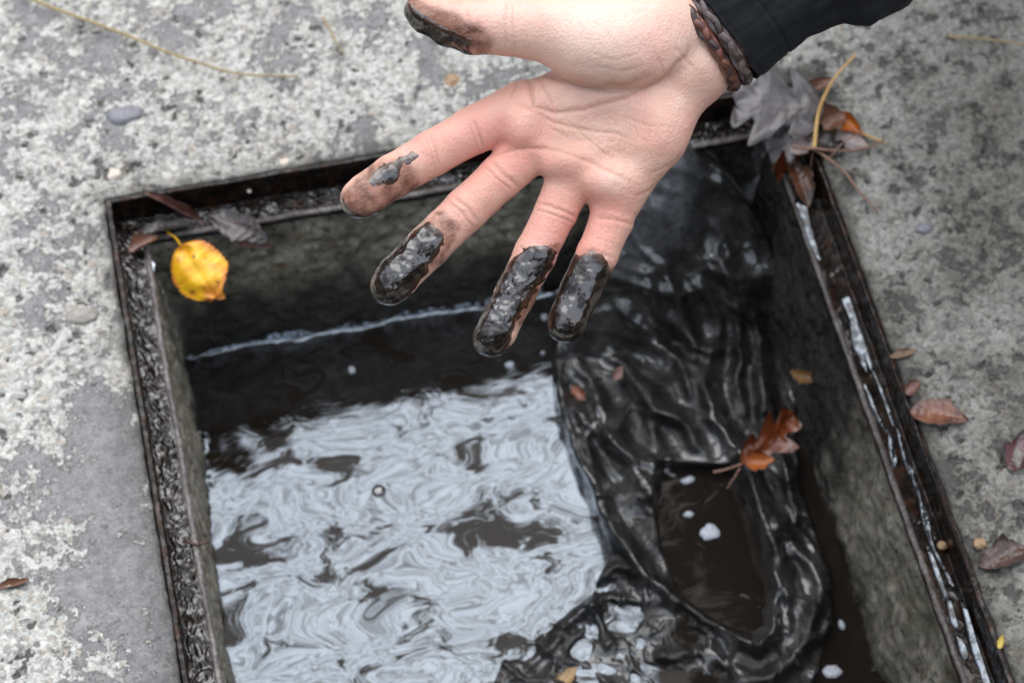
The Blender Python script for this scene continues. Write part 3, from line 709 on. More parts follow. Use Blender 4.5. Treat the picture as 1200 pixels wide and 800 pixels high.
# creases of the palm: points, width mm, depth mm, colour
CREASE = [([(598, 70), (622, 82), (648, 94), (676, 103), (706, 107), (738, 103), (768, 92)], 1.5, .9, .65),
          ([(616, 78), (620, 100), (625, 128), (650, 134), (684, 131), (716, 122), (748, 110), (780, 92), (800, 72), (808, 50)], 1.2, .65, .6),
          ([(600, 122), (626, 134), (650, 146), (684, 154), (716, 158), (738, 165)], .9, .45, .4),
          ([(573, 186), (590, 179), (620, 176), (654, 178), (690, 191), (720, 206), (750, 222)], 1.0, .5, .45),
          ([(640, 150), (668, 164), (700, 168)], .7, .25, .25), ([(655, 135), (700, 176), (716, 190)], .6, .22, .22),
          ([(612, 80), (604, 100), (598, 118)], .9, .4, .35), ([(628, 88), (640, 112), (648, 126)], .8, .3, .3),
          ([(760, 60), (772, 88), (786, 100)], .7, .25, .2), ([(785, 60), (800, 76), (812, 84)], .8, .3, .3), ([(775, 210), (760, 226), (744, 232)], .7, .3, .3),
          ([(800, 182), (780, 196), (760, 206)], .6, .25, .25), ([(730, 140), (760, 150), (792, 152)], .6, .2, .2),
          ([(553, 142), (562, 158), (566, 176)], .9, .5, .5), ([(548, 146), (556, 162), (560, 178)], .6, .3, .3),
          ([(505, 158), (513, 178), (516, 196)], .9, .45, .4), ([(500, 162), (507, 180), (510, 198)], .6, .3, .3), ([(456, 190), (466, 208), (470, 222)], .8, .3, .3),
          ([(574, 190), (592, 206), (608, 222)], .9, .5, .5), ([(569, 196), (586, 212), (600, 227)], .6, .3, .3),
          ([(532, 232), (548, 246), (562, 262)], .9, .45, .4), ([(527, 238), (542, 252), (556, 268)], .6, .3, .3),
          ([(630, 238), (655, 246), (678, 256)], .9, .5, .45), ([(627, 246), (652, 254), (674, 263)], .6, .3, .3), ([(606, 290), (628, 296), (650, 306)], .8, .4, .3),
          ([(694, 256), (718, 258), (742, 264)], .9, .5, .45), ([(680, 292), (700, 296), (722, 302)], .8, .4, .3),
          ([(594, 10), (592, 36), (594, 66)], 1.0, .35, .3), ([(601, 12), (600, 38), (603, 70)], .8, .25, .25), ([(546, 16), (552, 40), (550, 64)], .9, .25, .25),
          ([(690, 84), (720, 90), (752, 84)], .7, .18, .15), ([(680, 70), (716, 78), (750, 72)], .7, .15, .1),
          ([(620, 72), (630, 84), (636, 92)], .7, .3, .3), ([(606, 72), (612, 84), (622, 94)], .7, .3, .3)]
STAIN = [([(396, 236), (436, 194), (468, 186), (488, 200), (494, 224), (466, 254), (410, 270)], 7, .88),
         ([(474, 290), (492, 264), (520, 248), (536, 262), (538, 284), (522, 306), (430, 352)], 5, .85), ([(425, 352), (440, 318), (470, 356), (452, 366)], 6, .9),
         ([(592, 400), (612, 378), (632, 346), (634, 330), (612, 340), (590, 380)], 5, .8), ([(640, 292), (655, 286), (656, 296), (646, 302)], 4, .8), ([(545, 420), (556, 384), (584, 330), (600, 330), (600, 420)], 6, .9),
         ([(680, 298), (690, 290), (700, 300), (716, 312), (714, 326), (640, 420), (640, 340)], 5, .8),
         ([(468, -4), (484, 2), (510, 18), (534, 27), (560, 35), (576, 50), (570, 68), (540, 76), (478, 42)], 6, .9), ([(474, 0), (490, -4), (486, 14), (476, 16)], 5, .5)]
MUD = dict(
    index=([[(430, 214), (444, 198), (468, 188), (486, 180), (494, 186), (474, 198), (468, 214), (440, 224)],
            [(402, 228), (410, 244), (424, 252), (450, 246), (470, 236), (486, 232), (476, 252), (412, 270), (398, 250)]], .5, .8),
    middle=([[(430, 345), (440, 314), (476, 276), (504, 260), (518, 272), (521, 286), (512, 306), (498, 326), (470, 362), (440, 366)]], 1.0, 1.3),
    ring=([[(545, 398), (558, 374), (588, 320), (606, 298), (620, 288), (640, 287), (652, 294), (648, 313), (635, 331), (628, 345), (617, 362), (604, 385), (590, 424), (548, 422)]], 1.1, 1.6),
    little=([[(636, 402), (642, 342), (666, 300), (690, 296), (711, 305), (719, 326), (706, 354), (684, 410), (652, 414)]], .9, .8),
    thumb=([[(464, -2), (478, 8), (492, 20), (512, 34), (534, 44), (556, 56), (552, 78), (518, 76), (466, 44)]], .6, .9))
def muv(P): return P[:, 0] / .39 + 700, 200 - P[:, 1] / .39
def mud_mask(P, polys):
    u, v = muv(P); n = np.stack([u, v, P[:, 2] * 2.5], 1)
    r = 4.2 * fbm(n * .06, 4, 81)
    return np.maximum.reduce([poly_sd(u + r, v + r, q) for q in polys])

def build_hand():
    lo, hi = (-121, -92, -26), (112, 92, 46)
    h = .85
    val = hand_field(lo, hi, h)
    V, Q = surface_nets(val, lo, h)
    V, Q = subdivide(V, Q)
    for _ in range(2):                                          # settle onto the exact surface
        d = hand_sdf(V); g = np.stack([hand_sdf(V + np.eye(3)[k] * .15) - d for k in range(3)], 1) / .15
        V = V - (d / np.maximum((g * g).sum(1), .3))[:, None] * g * .9
    N = vnormals(V, Q); u, v = muv(V); front = sst(-.1, .45, N[:, 2])
    uw = u + 2.2 * pnoise(np.stack([u, v, 0 * u], 1) * .05, 91); vw = v + 2.2 * pnoise(np.stack([u, v, 0 * u], 1) * .05, 92)
    disp = np.zeros(len(V)); crease = np.zeros(len(V))
    onth = thumb_sdf(V.astype(f32)) < .4
    for k, (pts, wd, dp, col) in enumerate(CREASE):
        d, tt = line_d(uw, vw, pts); fade = np.clip(np.minimum(tt, 1 - tt) * 7, 0, 1)
        wpx = wd / .39
        gsn = np.exp(-(d / wpx) ** 2) * fade * front
        disp -= .8 * dp * gsn; disp += dp * .2 * np.exp(-((d - 2.3 * wpx) / wpx / 1.2) ** 2) * fade * front
        crease = np.maximum(crease, .85 * col * np.exp(-(d / (wpx * .75)) ** 2) * fade * front)
    Pn = V.astype(f32)
    disp += .22 * fbm(Pn * .11, 3, 93) + .05 * fbm(Pn * .6, 2, 94)
    V = V + N * disp[:, None]
    def spot(cu, cv, r): return np.exp(-(((u - cu) ** 2 + (v - cv) ** 2) / r ** 2))
    red = .35 * spot(590, 140, 60) + .45 * spot(610, 175, 40) + .45 * spot(655, 250, 34) + .45 * spot(715, 250, 34) + .35 * spot(500, 180, 60) + .3 * spot(548, 232, 60) \
        + .30 * spot(640, 300, 50) + .35 * spot(700, 300, 50) + .35 * spot(770, 70, 40) + .3 * spot(560, 40, 50) + .25 * spot(690, 205, 40) + .25 * spot(800, 170, 50)
    red = np.clip(red + .22 * fbm(Pn * .05, 3, 95), 0, .8)
    pale = np.clip(.75 * spot(700, 30, 75) + .5 * spot(713, 213, 16) + .35 * spot(820, 60, 40) + .35 * spot(580, 20, 40), 0, .9)
    stain = np.zeros(len(V)); rr = 6 * fbm(np.stack([u, v, 0 * u], 1) * .05, 4, 96)
    for poly, soft, amt in STAIN: stain = np.maximum(stain, amt * sst(-soft, soft, poly_sd(u + rr, v + rr, poly)))
    stain = stain * np.clip(.85 + .45 * fbm(Pn * np.array([.16, .16, .16]), 4, 97), .35, 1)
    grime = .22 * spot(720, 172, 26) * (fbm(Pn * .5, 2, 98) > -.1) + .25 * spot(655, 170, 14) + .35 * spot(700, 118, 50) * sst(.0, .4, -N[:, 1]) + .25 * spot(580, 60, 14) * front  # smudges, and darker downward-facing skin below the ball of the thumb
    o = mesh('hand', h2w(V), Q, MAT['skin'], person, dict(red=red, pale=pale, crease=np.clip(crease, 0, .8), stain=np.clip(stain, 0, .95), grime=np.clip(grime, 0, .6)))
    # mud on the fingertips: its own skin of lumps over the digit
    for k, (polys, t0, t1) in MUD.items():
        J = THUMB if k == 'thumb' else FING[k]
        pu = [p[0] for q in polys for p in q]; pv = [p[1] for q in polys for p in q]
        lo_ = np.array([(min(pu) - 704) * .39 - 3, (196 - max(pv)) * .39 - 3, min(j[2] for j in J[-4:]) - 13]); hi_ = np.array([(max(pu) - 696) * .39 + 3, (204 - min(pv)) * .39 + 3, max(j[2] for j in J[-4:]) + 15])
        sdf_ = thumb_sdf if k == 'thumb' else (lambda P, J=J: digit(P, J))
        def fn(P):
            P = P.astype(f32); m = mud_mask(P, polys)
            lump = np.clip(.40 + 1.1 * fbm(P * (.23 if k in ('ring', 'middle') else .16), 3, 83), 0, 1.2)
            ridge = .35 * (1 - np.abs(fbm(P * .5, 2, 84)) * 2)
            th = sst(-3, 18, m) * (t0 * .4 + t1 * .55 * lump + ridge * t1 * .15) + .2 * t1 * np.exp(-((m - 5) / 5) ** 2) - .9 * sst(2, -4, m)
            return sdf_(P) - th
        val = field(fn, lo_, hi_, .5)
        MV, MQ = surface_nets(val, lo_, .5)
        m = mud_mask(MV.astype(f32), polys); thin = sst(9, 0, m + 3 * fbm(MV.astype(f32) * .5, 2, 88)); keep = (m[MQ] > -5).all(1); MQ = MQ[keep]
        us_ = np.unique(MQ); mp = np.full(len(MV), -1); mp[us_] = np.arange(len(us_))
        mesh('mud_coat', h2w(MV[us_]), mp[MQ], MAT['mud'], o, dict(thin=thin[us_]))
build_hand()

def wrist_pt(L, th, ra, rb, zoff=0):                           # round the wrist: L mm along the forearm, th the angle
    return WC + AX * np.asarray(L)[..., None] + PX * (ra * np.cos(th))[..., None] + np.array([0, 0, 1.]) * (rb * np.sin(th) + zoff)[..., None]
def build_bracelet():
    th = np.linspace(0, 2 * np.pi, 260); core = None
    for Lc, wd, n, mats, ra, rb in ((6.6, 1.6, 6, ('cord_red', 'cord_dark', 'cord_red'), 31.2, 21.4), (12.8, 1.75, 6, ('cord_grey', 'cord_grey', 'cord_dark'), 31.8, 21.9)):
        # the hidden core carries the cords
        P = wrist_pt(np.full_like(th, Lc), th, np.full_like(th, ra - .6), np.full_like(th, rb - .6))
        V, Fq = tube(P, 1.3, 8)
        core = mesh('bracelet', h2w(V), Fq, MAT['cord_dark'], person)
        for i in range(3):
            ph = th * n + i * 2 * np.pi / 3
            o_ = .85 * np.cos(2 * ph)
            P = wrist_pt(Lc + wd * np.sin(ph), th, ra + .4 + o_, rb + .4 + o_)
            radial = PX * np.cos(th)[:, None] + np.array([0, 0, 1.]) * np.sin(th)[:, None]
            V, Fq = tube(P, 1.7, 10, .55, radial)
            mesh('cord', h2w(V), Fq, MAT[mats[i]], core)
build_bracelet()

def build_sleeve():
    nL, nT = 240, 300
    Ls = np.concatenate([np.linspace(30, 15.6, 14), np.linspace(15.2, 205, nL)]); th = np.linspace(0, 2 * np.pi, nT, endpoint=False)
    L, T = np.meshgrid(Ls, th, indexing='ij'); inner = np.zeros_like(L); inner[:14] = 1
    cx, sx = np.cos(T), np.sin(T)
    Q = np.stack([cx * 2.2, sx * 2.2, L / 34], -1).reshape(-1, 3)
    fold = fbm(Q, 3, 101).reshape(L.shape)
    ra = 33.2 + np.interp(L, [14, 22, 30, 46, 62, 70, 82, 100, 205], [0, -.3, -1.2, -1.4, 1.0, 8.5, 10, 12, 17]) + .8 * np.sin(3 * T + 1)
    ra = ra + fold * np.interp(L, [14, 40, 80, 205], [1.4, 2.2, 4.5, 7])
    seam = np.exp(-((L - 34) / .7) ** 2) + np.exp(-((L - 17.2) / .5) ** 2) * .5
    crinkle = pnoise(np.stack([cx * 9, sx * 9, L / 9], -1).reshape(-1, 3), 105).reshape(L.shape)
    ra = ra - seam * .8 + .35 * crinkle
    ra = np.where(inner > 0, ra[14][None, :] - 1.6, ra)
    ra[13] = ra[14] - .7
    edge = 1.2 * fbm(np.stack([cx[0] * 2.5, sx[0] * 2.5, 0 * cx[0]], 1), 2, 106)
    Lw = L + edge[None, :] * np.exp(-(L - 15) / 8)
    slant = (cx * 1.5)
    P = WC + AX * (Lw + slant)[..., None] + PX * (ra * cx)[..., None] + np.array([0, 0, 1.]) * ((ra - 9.5) * sx + .02 * L)[..., None]
    mesh('jacket_sleeve', h2w(P.reshape(-1, 3)), grid_faces(len(Ls), nT, True), MAT['jacket'], person)
build_sleeve()

def build_body():
    E_ = h2w(WC + AX * 250); S0 = h2w(WC + AX * 185)
    sh = np.array([.475, .17, .585]); sh2 = np.array([.80, .24, .57]); tc = (sh + sh2) / 2 + np.array([0, .03, -.02]); pel = np.array([.68, .52, .30])
    m = lambda a: np.asarray(a) * 1000.
    def c_(P, a, b, ra, rb): return cone(P, m(a), m(b), ra, rb)
    def jacket(P):
        d = smin(c_(P, S0, E_, 50, 58), c_(P, E_, sh, 58, 72), 20)
        d = smin(d, smin(c_(P, tc, pel, 135, 140), c_(P, sh, sh2, 78, 78), 60), 50)
        e2 = sh2 + np.array([.03, -.04, -.28]); d = smin(d, c_(P, sh2, e2, 70, 55), 25)
        d = smin(d, c_(P, e2, e2 + np.array([-.02, .05, -.22]), 54, 46), 15)
        d = smin(d, c_(P, tc + (0, 0, .11), tc + (-.01, -.05, .19), 72, 66), 30)
        return d + 6 * fbm(P / 70, 3, 111)
    head = tc + np.array([-.03, -.11, .33]); fw = np.array([-.45, -.6, -.6]); fw = fw / np.linalg.norm(fw)
    hips = [pel + np.array([-.09, 0, 0]), pel + np.array([.09, .0, 0])]
    knees = [np.array([.54, .20, .40]), np.array([.86, .20, .42])]; ank = [np.array([.57, .42, .09]), np.array([.82, .42, .09])]
    def trousers(P):
        d = None
        for hh, kk, aa in zip(hips, knees, ank):
            x = smin(c_(P, hh, kk, 92, 66), c_(P, kk, aa, 62, 50), 16); d = x if d is None else smin(d, x, 20)
        return smin(d, c_(P, hips[0], hips[1], 120, 120), 40) + 5 * fbm(P / 60, 3, 112)
    def shoes(P, which):
        d = None
        for aa in which:
            t_ = aa + np.array([-.02, -.16, -.045]); x = smin(c_(P, aa + (.02, .015, -.05), t_, 40, 38), c_(P, aa + (0, 0, .03), aa + (.01, .01, -.045), 48, 42), 20)
            x = np.maximum(x, 1 - P[:, 2]); d = x if d is None else np.minimum(d, x)
        return d
    up = np.cross(np.cross(fw, (0, 0, 1.)), fw); up = up / np.linalg.norm(up); sd_ = np.cross(fw, up)
    hm = m(head)
    def loc(P): q = P - hm; return np.stack([q @ sd_, q @ fw, q @ up], 1).astype(f32)
    A = lambda *p: np.array(p, float)
    def skull(P):
        p = loc(P); d = blob(p, A(0, -10, 25), (74, 94, 88)); d = smin(d, blob(p, A(0, 38, -45), (52, 50, 62)), 30)
        d = smin(d, cone(p, A(0, 84, 22), A(0, 103, -22), 8, 13), 10)                       # nose
        for s_ in (-1, 1):
            d = smin(d, blob(p, A(s_ * 34, 72, -20), (22, 20, 20)), 14)                     # cheek
            d = -smin(-d, blob(p, A(s_ * 31, 98, 14), (17, 16, 12)), 8)                     # eye socket
            d = smin(d, blob(p, A(s_ * 31, 72, 14), (13, 13, 12)), 2)                       # eyeball
            d = smin(d, blob(p, A(s_ * 77, -6, 0), (9, 20, 32)), 6)                         # ear
        d = smin(d, cone(p, A(-20, 84, -56), A(20, 84, -56), 8, 8), 5); d = smin(d, cone(p, A(-16, 82, -68), A(16, 82, -68), 8, 8), 5)   # lips
        return smin(d, cone(p, A(0, -25, -40), A(0, -40, -150), 58, 62), 20)
    def hair(P):
        p = loc(P); d = blob(p, A(0, -20, 36), (82, 100, 90)) + 2.5 * fbm(p / 14, 3, 113)
        return np.maximum(d, p[:, 1] * .75 - p[:, 2] * .8 - 12 + 4 * fbm(p / 20, 2, 114))
    def go(name, fn, lo, hi, h, mat):
        val = field(fn, lo, hi, h); V, Q = surface_nets(val, lo, h); mesh(name, V * .001, Q, mat, person)
    def box(pts, r): a = np.array([m(p) for p in pts]); return a.min(0) - r, a.max(0) + r
    go('jacket', jacket, *box([S0, E_, sh, tc, sh2, pel, sh2 + (.03, .02, -.52), tc + (0, 0, .19)], 165), 11, MAT['jacket'])
    lo, hi = box(hips + knees + ank, 140); lo[2] = 20
    go('trousers', trousers, lo, hi, 11, MAT['denim'])
    for aa in ank:
        lo, hi = box([aa], 210); lo[2] = -6; hi[2] = 190
        go('shoe', lambda P, aa=aa: shoes(P, [aa]), lo, hi, 7, MAT['boot'])
    lo, hi = hm - 185, hm + 150
    go('head', skull, lo, hi, 4.5, MAT['plain_skin']); go('hair', hair, lo, hi, 5, MAT['hair'])
MAT['denim'] = m_plain('dark_trousers', (.015, .016, .02), (.03, .032, .04), .85, 200); MAT['boot'] = m_plain('dark_boot_leather', (.015, .012, .01), (.04, .03, .022), .45, 60)
MAT['hair'] = m_plain('dark_hair', (.012, .008, .006), (.03, .02, .014), .5, 200); MAT['plain_skin'] = m_plain('face_skin', (.52, .31, .23), (.60, .37, .28), .5, 40)
build_body()

def build_added_photographer():  # figure out of view behind the camera, added to darken reflections
    b = empty('person', (.02, -1.22, 0), 'unseen photographer in dark clothes, added behind the camera to darken reflections', 'person')
    m = lambda *a: np.array(a, float) * 1000.
    def fn(P):
        d = cone(P, m(.02, -1.24, 1.36), m(.02, -1.26, .95), 150, 150, 1)
        d = smin(d, cone(P, m(-.16, -1.24, 1.40), m(.20, -1.24, 1.40), 70, 70), 50)
        for s in (-1, 1):
            d = smin(d, cone(P, m(.02 + s * .09, -1.26, .92), m(.02 + s * .13, -1.24, .06), 92, 55), 30)
            d = smin(d, cone(P, m(.02 + s * .13, -1.26, .05), m(.02 + s * .15, -1.10, .04), 46, 40), 20)
            d = smin(d, cone(P, m(.02 + s * .20, -1.25, 1.38), m(.02 + s * .27, -1.16, 1.12), 58, 48), 20)
            d = smin(d, cone(P, m(.02 + s * .27, -1.16, 1.12), m(.02 + s * .09, -1.02, 1.17), 48, 36), 14)
        return d
    def hd(P): return smin(blob(P, m(.02, -1.17, 1.68), (78, 95, 115)), cone(P, m(.02, -1.22, 1.45), m(.02, -1.19, 1.6), 60, 56), 25)
    val = field(fn, (-460, -1480, -10), (500, -900, 1580), 17); V, Q = surface_nets(val, (-460, -1480, -10), 17); mesh('clothes', V * .001, Q, MAT['denim'], b)
    val = field(hd, (-120, -1330, 1370), (160, -1020, 1830), 14); V, Q = surface_nets(val, (-120, -1330, 1370), 14); mesh('head', V * .001, Q, MAT['hair'], b)
build_added_photographer()

def build_added_wood():                                              # unseen ring of trees added to darken the low sky in reflections
    n, m = 260, 34
    A, Hh = np.meshgrid(np.linspace(0, 2 * np.pi, n, endpoint=False), np.linspace(0, 1, m), indexing='ij')
    Q = np.stack([np.cos(A) * 5, np.sin(A) * 5, Hh * 4], -1).reshape(-1, 3)
    top = 6.5 + 2.4 * fbm(np.stack([np.cos(A) * 3, np.sin(A) * 3, 0 * A], -1).reshape(-1, 3), 3, 131).reshape(A.shape) + 1.2 * pnoise(np.stack([np.cos(A) * 14, np.sin(A) * 14, 0 * A], -1).reshape(-1, 3), 132).reshape(A.shape)
    r = 11 + 1.3 * fbm(Q, 3, 133).reshape(A.shape) + .8 * pnoise(Q * 4, 134).reshape(A.shape) + 1.6 * Hh ** 2
    V = np.stack([r * np.cos(A), r * np.sin(A), Hh * top - .05], -1).reshape(-1, 3)
    idx = np.arange(n * m).reshape(n, m); i2 = np.roll(idx, -1, 0)
    Fq = np.stack([idx[:, :-1], i2[:, :-1], i2[:, 1:], idx[:, 1:]], -1).reshape(-1, 4)[:, ::-1]
    tag(mesh('added_woodland', V, Fq, m_plain('added_dark_foliage', (.018, .026, .010), (.05, .065, .022), .8, 3), base=(0, 0, 0)), 'dark woodland put in unseen to darken the low sky in reflections', 'added_woodland', kind='stuff')
build_added_wood()

# ------------------------------------------------------------------ leaves, stalks and small bits lying about
def leaf(name, label, base, tip, up, width, mat, shape='oval', curl=.15, bend=.1, stem=None, lobes=4, cat='leaf', seed=1, side=0.0, ruffle=.03, stem_mat=None, group=None):
    A, B, U = np.array(base, float), np.array(tip, float), np.array(up, float)
    X = B - A; Ln = np.linalg.norm(X); X /= Ln; Z = U - X * (U @ X); Z /= np.linalg.norm(Z); Y = np.cross(Z, X)
    nt_, ns = (110, 41) if shape in ('oak', 'serrate') else (44, 23)
    t = np.linspace(0, 1, nt_); s = np.linspace(-1, 1, ns)
    if shape == 'round': hw = np.sqrt(np.clip(1 - (2 * t - 1) ** 2, 0, 1)) * (1 - .15 * t)
    elif shape == 'serrate': hw = np.sqrt(np.clip(1 - (2 * t - 1) ** 2, 0, 1)) ** .95 * (1 - .10 * t) * (1 + .05 * np.abs(((t * 13) % 1) - .5) * 2 + .10 * pnoise(p3(t * 4.3, t * 0 + 2.2), 3)) * (1 - .22 * np.exp(-((t - .93) / .05) ** 2))
    elif shape == 'narrow': hw = np.sin(np.pi * t) ** .8
    elif shape == 'oak':
        env = np.sin(np.pi * np.clip(t, 0, 1) ** .85) ** .55; hw = env * (.46 + .54 * np.clip(.5 + .62 * np.sin(2 * np.pi * lobes * t - 1.2), 0, 1) ** .55); hw = np.where(t < .06, .06, hw)
    else: hw = np.sin(np.pi * t ** .8) ** .9
    if shape in ('oval', 'narrow', 'round'): hw = hw * (1 + .22 * fbm(p3(t * 6, t * 0 + seed * 1.7), 3, seed)) 
    hw = np.maximum(hw, .012) * width / 2
    T, S = np.meshgrid(t, s, indexing='ij')
    lop = np.stack([fbm(p3(t * 5 + k * 9.3, t * 0 + seed * 2.1), 3, seed + 3) for k in (0, 1)], 1)
    Hw = hw[:, None] * (1 + (.10 if shape == 'serrate' else .28) * np.where(S < 0, lop[:, :1], lop[:, 1:]))
    r_ = np.random.RandomState(seed)
    px = T * Ln
    if shape == 'oak': px = px + np.abs(S) ** 1.5 * Hw * .5                                     # lobes sweep towards the tip
    py = S * Hw + side * Ln * np.sin(np.pi * T)
    nz = pnoise(np.stack([T.ravel() * 3 + seed * 5.1, S.ravel() * 1.6 + 3, 0 * T.ravel()], 1), seed).reshape(T.shape)
    pz = curl * width * (S * Hw / (width / 2)) ** 2 + bend * Ln * (1 - (2 * T - 1) ** 2) * -1 + ruffle * Ln * nz
    pz = pz + dict(serrate=.0015, oak=.0018).get(shape, .005) * Ln * np.cos(T * np.pi * 16 + np.abs(S) * 5) * (np.abs(S) > .05) - .010 * Ln * np.exp(-(S / .09) ** 2)
    py = py * (1 - .25 * abs(curl) * np.abs(S))
    def tw(a, b, c): return A + a[..., None] * X + b[..., None] * Y + c[..., None] * Z
    P1 = tw(px, py, pz).reshape(-1, 3); P2 = tw(px, py, pz - .00035).reshape(-1, 3); n0 = len(P1)
    Fq = grid_faces(nt_, ns); Fb = Fq[:, ::-1] + n0
    i = np.arange(nt_ - 1); a0, b0 = i * ns, (i + 1) * ns; a1, b1 = a0 + ns - 1, b0 + ns - 1
    j = np.arange(ns - 1); e0, e1 = j, (nt_ - 1) * ns + j
    rim = np.concatenate([np.stack([a0, b0, b0 + n0, a0 + n0], 1)[:, ::-1], np.stack([a1, b1, b1 + n0, a1 + n0], 1), np.stack([e0, e0 + 1, e0 + 1 + n0, e0 + n0], 1), np.stack([e1, e1 + 1, e1 + 1 + n0, e1 + n0], 1)[:, ::-1]])
    vein = np.maximum(np.exp(-(S / .05) ** 2), .5 * np.exp(-((((T - np.abs(S) * .18) * 7) % 1 - .5) / .07) ** 2)).ravel()
    edge = sst(.72, 1.0, np.abs(S) + .25 * nz).ravel()
    A_ = dict(vein=np.tile(vein, 2), edge=np.tile(edge, 2))
    o = mesh(name, np.concatenate([P1, P2]), np.concatenate([Fq, Fb, rim]), mat, attrs=A_)
    tag(o, label, cat, group)
    if stem is not None:
        pts = spline([A + X * .04 * Ln] + [np.array(q, float) for q in stem], 16)
        V, f_ = tube(pts, np.linspace(.0006, .00085, 16), 7); mesh('leaf_stem', V, f_, stem_mat or mat, o)
    return o
G = -.0015
UP = np.array([0, 0, 1.])
TOCAM = CAM - at(600, 400, 0); TOCAM = TOCAM / np.linalg.norm(TOCAM)
leaf('yellow_leaf', 'bright yellow round leaf with brown spots caught on the pit corner', at(212, 288, -.0185), at(254, 348, -.031), TOCAM + np.array([-.15, .1, .1]), .0335, MAT['yellow'], 'serrate', curl=-.16, bend=-.07, seed=3, ruffle=.09, stem=[at(206, 279, -.0195), at(196, 272, -.0185)])
leaf('curled_leaf_tip', 'orange curled leaf scrap at the foot of the yellow leaf', at(238, 334, -.028), at(264, 350, -.036), TOCAM, .012, m_leaf('orange_yellow_leaf', (.80, .34, .015), (.70, .24, .012), (.45, .12, .015)), 'oval', curl=.3, seed=4)
leaf('brown_leaf', 'grey brown leaf lying across the far rail right of the yellow leaf', at(242, 251, -.0165), at(316, 284, -.024), TOCAM + UP, .017, MAT['black'], 'narrow', curl=.12, bend=-.06, seed=5)
leaf('brown_leaf', 'rust brown leaf tip hanging from the far rail over the pit', at(266, 264, -.018), at(319, 290, -.030), TOCAM, .013, MAT['rose'], 'oval', curl=.2, bend=-.05, seed=6)
leaf('curled_leaf', 'pinkish brown rolled leaf slanting across the far left corner of the frame', at(166, 223, .003), at(243, 263, -.013), UP + TOCAM, .0075, MAT['rose'], 'narrow', curl=1.1, bend=.02, seed=7)
leaf('rotten_leaf', 'black rotten leaf flat in the far left corner of the ledge', at(160, 274, -.017), at(228, 262, -.017), UP, .012, MAT['black'], 'narrow', curl=.4, bend=-.05, seed=8)
leaf('rotten_leaf', 'dark brown leaf scrap bridging the left ledge below the corner', at(150, 296, -.018), at(188, 276, -.0165), UP, .011, MAT['brown'], 'oval', curl=.5, bend=-.04, seed=9)
leaf('oak_leaf', 'grey lobed oak leaf lying over the far right corner beside the wrist', at(976, 132, .008), at(862, 122, .010), UP + .6 * TOCAM, .060, MAT['grey'], 'oak', curl=.05, bend=-.04, lobes=2.7, seed=10, side=-.02, ruffle=.06)
leaf('oak_leaf', 'dark grey lobed leaf folded under the grey oak leaf', at(958, 150, .004), at(898, 176, -.006), UP + TOCAM, .030, MAT['grey'], 'oak', curl=.15, bend=-.04, lobes=3, seed=11)
leaf('brown_leaf', 'amber brown wet leaf hanging into the far right corner', at(938, 168, -.004), at(904, 200, -.022), TOCAM, .014, MAT['orange'], 'oval', curl=.3, bend=.05, seed=12)
leaf('brown_leaf', 'long dark brown leaf stuck along the top of the right rail', at(924, 186, -.010), at(948, 244, -.017), UP + TOCAM, .014, m_leaf('wet_brown_leaf', (.16, .055, .02), (.08, .03, .015), (.03, .018, .012), .2), 'narrow', curl=.35, bend=-.03, seed=13, side=.05)
leaf('orange_leaf', 'small bright orange curled leaf among the twigs by the far right corner', at(984, 131, .010), at(1010, 158, .006), TOCAM + np.array([-.5, 0, 0]), .011, m_leaf('bright_orange_leaf', (.62, .20, .02), (.50, .13, .015), (.30, .07, .012)), 'oval', curl=.5, seed=14)
leaf('brown_leaf', 'dark brown curled leaf left of the bright orange leaf', at(962, 150, .006), at(992, 134, .010), UP + TOCAM, .017, MAT['brown'], 'oval', curl=.5, bend=-.08, seed=15)
leaf('pale_leaf', 'pale pinkish leaf underside right of the far right corner', at(976, 158, .003), at(1018, 172, .002), UP + TOCAM, .014, MAT['pale'], 'oval', curl=-.2, bend=-.05, seed=16)
leaf('pale_leaf', 'small pale buff leaf curled on the frame corner under the twigs', at(926, 178, .000), at(958, 164, .004), UP + TOCAM, .012, MAT['pale'], 'oval', curl=.4, seed=17)
leaf('orange_leaf', 'orange brown oak leaf resting on the black fabric sack', at(866, 546, -.108), at(931, 483, -.098), TOCAM + np.array([.3, 0, 0]), .030, MAT['orange'], 'oak', curl=.35, bend=-.10, lobes=3, seed=18,
     stem=[at(850, 550, -.110), at(836, 553, -.113)], stem_mat=MAT['twig'], ruffle=.06)
leaf('orange_leaf', 'orange brown leaf lobe curled over the oak leaf on the sack', at(872, 540, -.104), at(908, 538, -.101), TOCAM, .012, m_leaf('rust_orange_leaf', (.46, .15, .03), (.38, .10, .02), (.2, .05, .015), .25), 'oval', curl=.4, seed=19)
leaf('brown_leaf', 'rusty brown leaf lying flat on the concrete beside the middle of the right rail', at(1066, 482, G + .002), at(1136, 492, G + .002), UP, .019, m_leaf('rusty_brown_leaf', (.26, .11, .06), (.16, .065, .04), (.07, .034, .028), .3), 'oval', curl=.18, bend=-.05, seed=20)
leaf('brown_leaf', 'small reddish brown leaf just above the rusty leaf by the right rail', at(1062, 462, G + .002), at(1078, 446, G + .005), UP, .009, MAT['rose'], 'round', curl=.4, seed=21)
leaf('brown_leaf', 'small tan leaf scrap on the concrete above the reddish brown leaf', at(1042, 418, G + .002), at(1074, 410, G + .003), UP, .007, m_leaf('tan_leaf', (.22, .13, .075), (.15, .085, .05), (.09, .05, .03)), 'narrow', curl=.4, seed=22)
leaf('purple_leaf', 'purplish glossy leaf cut by the right edge of the view', at(1186, 552, G + .002), at(1204, 505, G + .004), UP, .017, m_leaf('purple_leaf', (.16, .075, .075), (.08, .032, .036), (.035, .016, .018), .15), 'oval', curl=.35, seed=23)
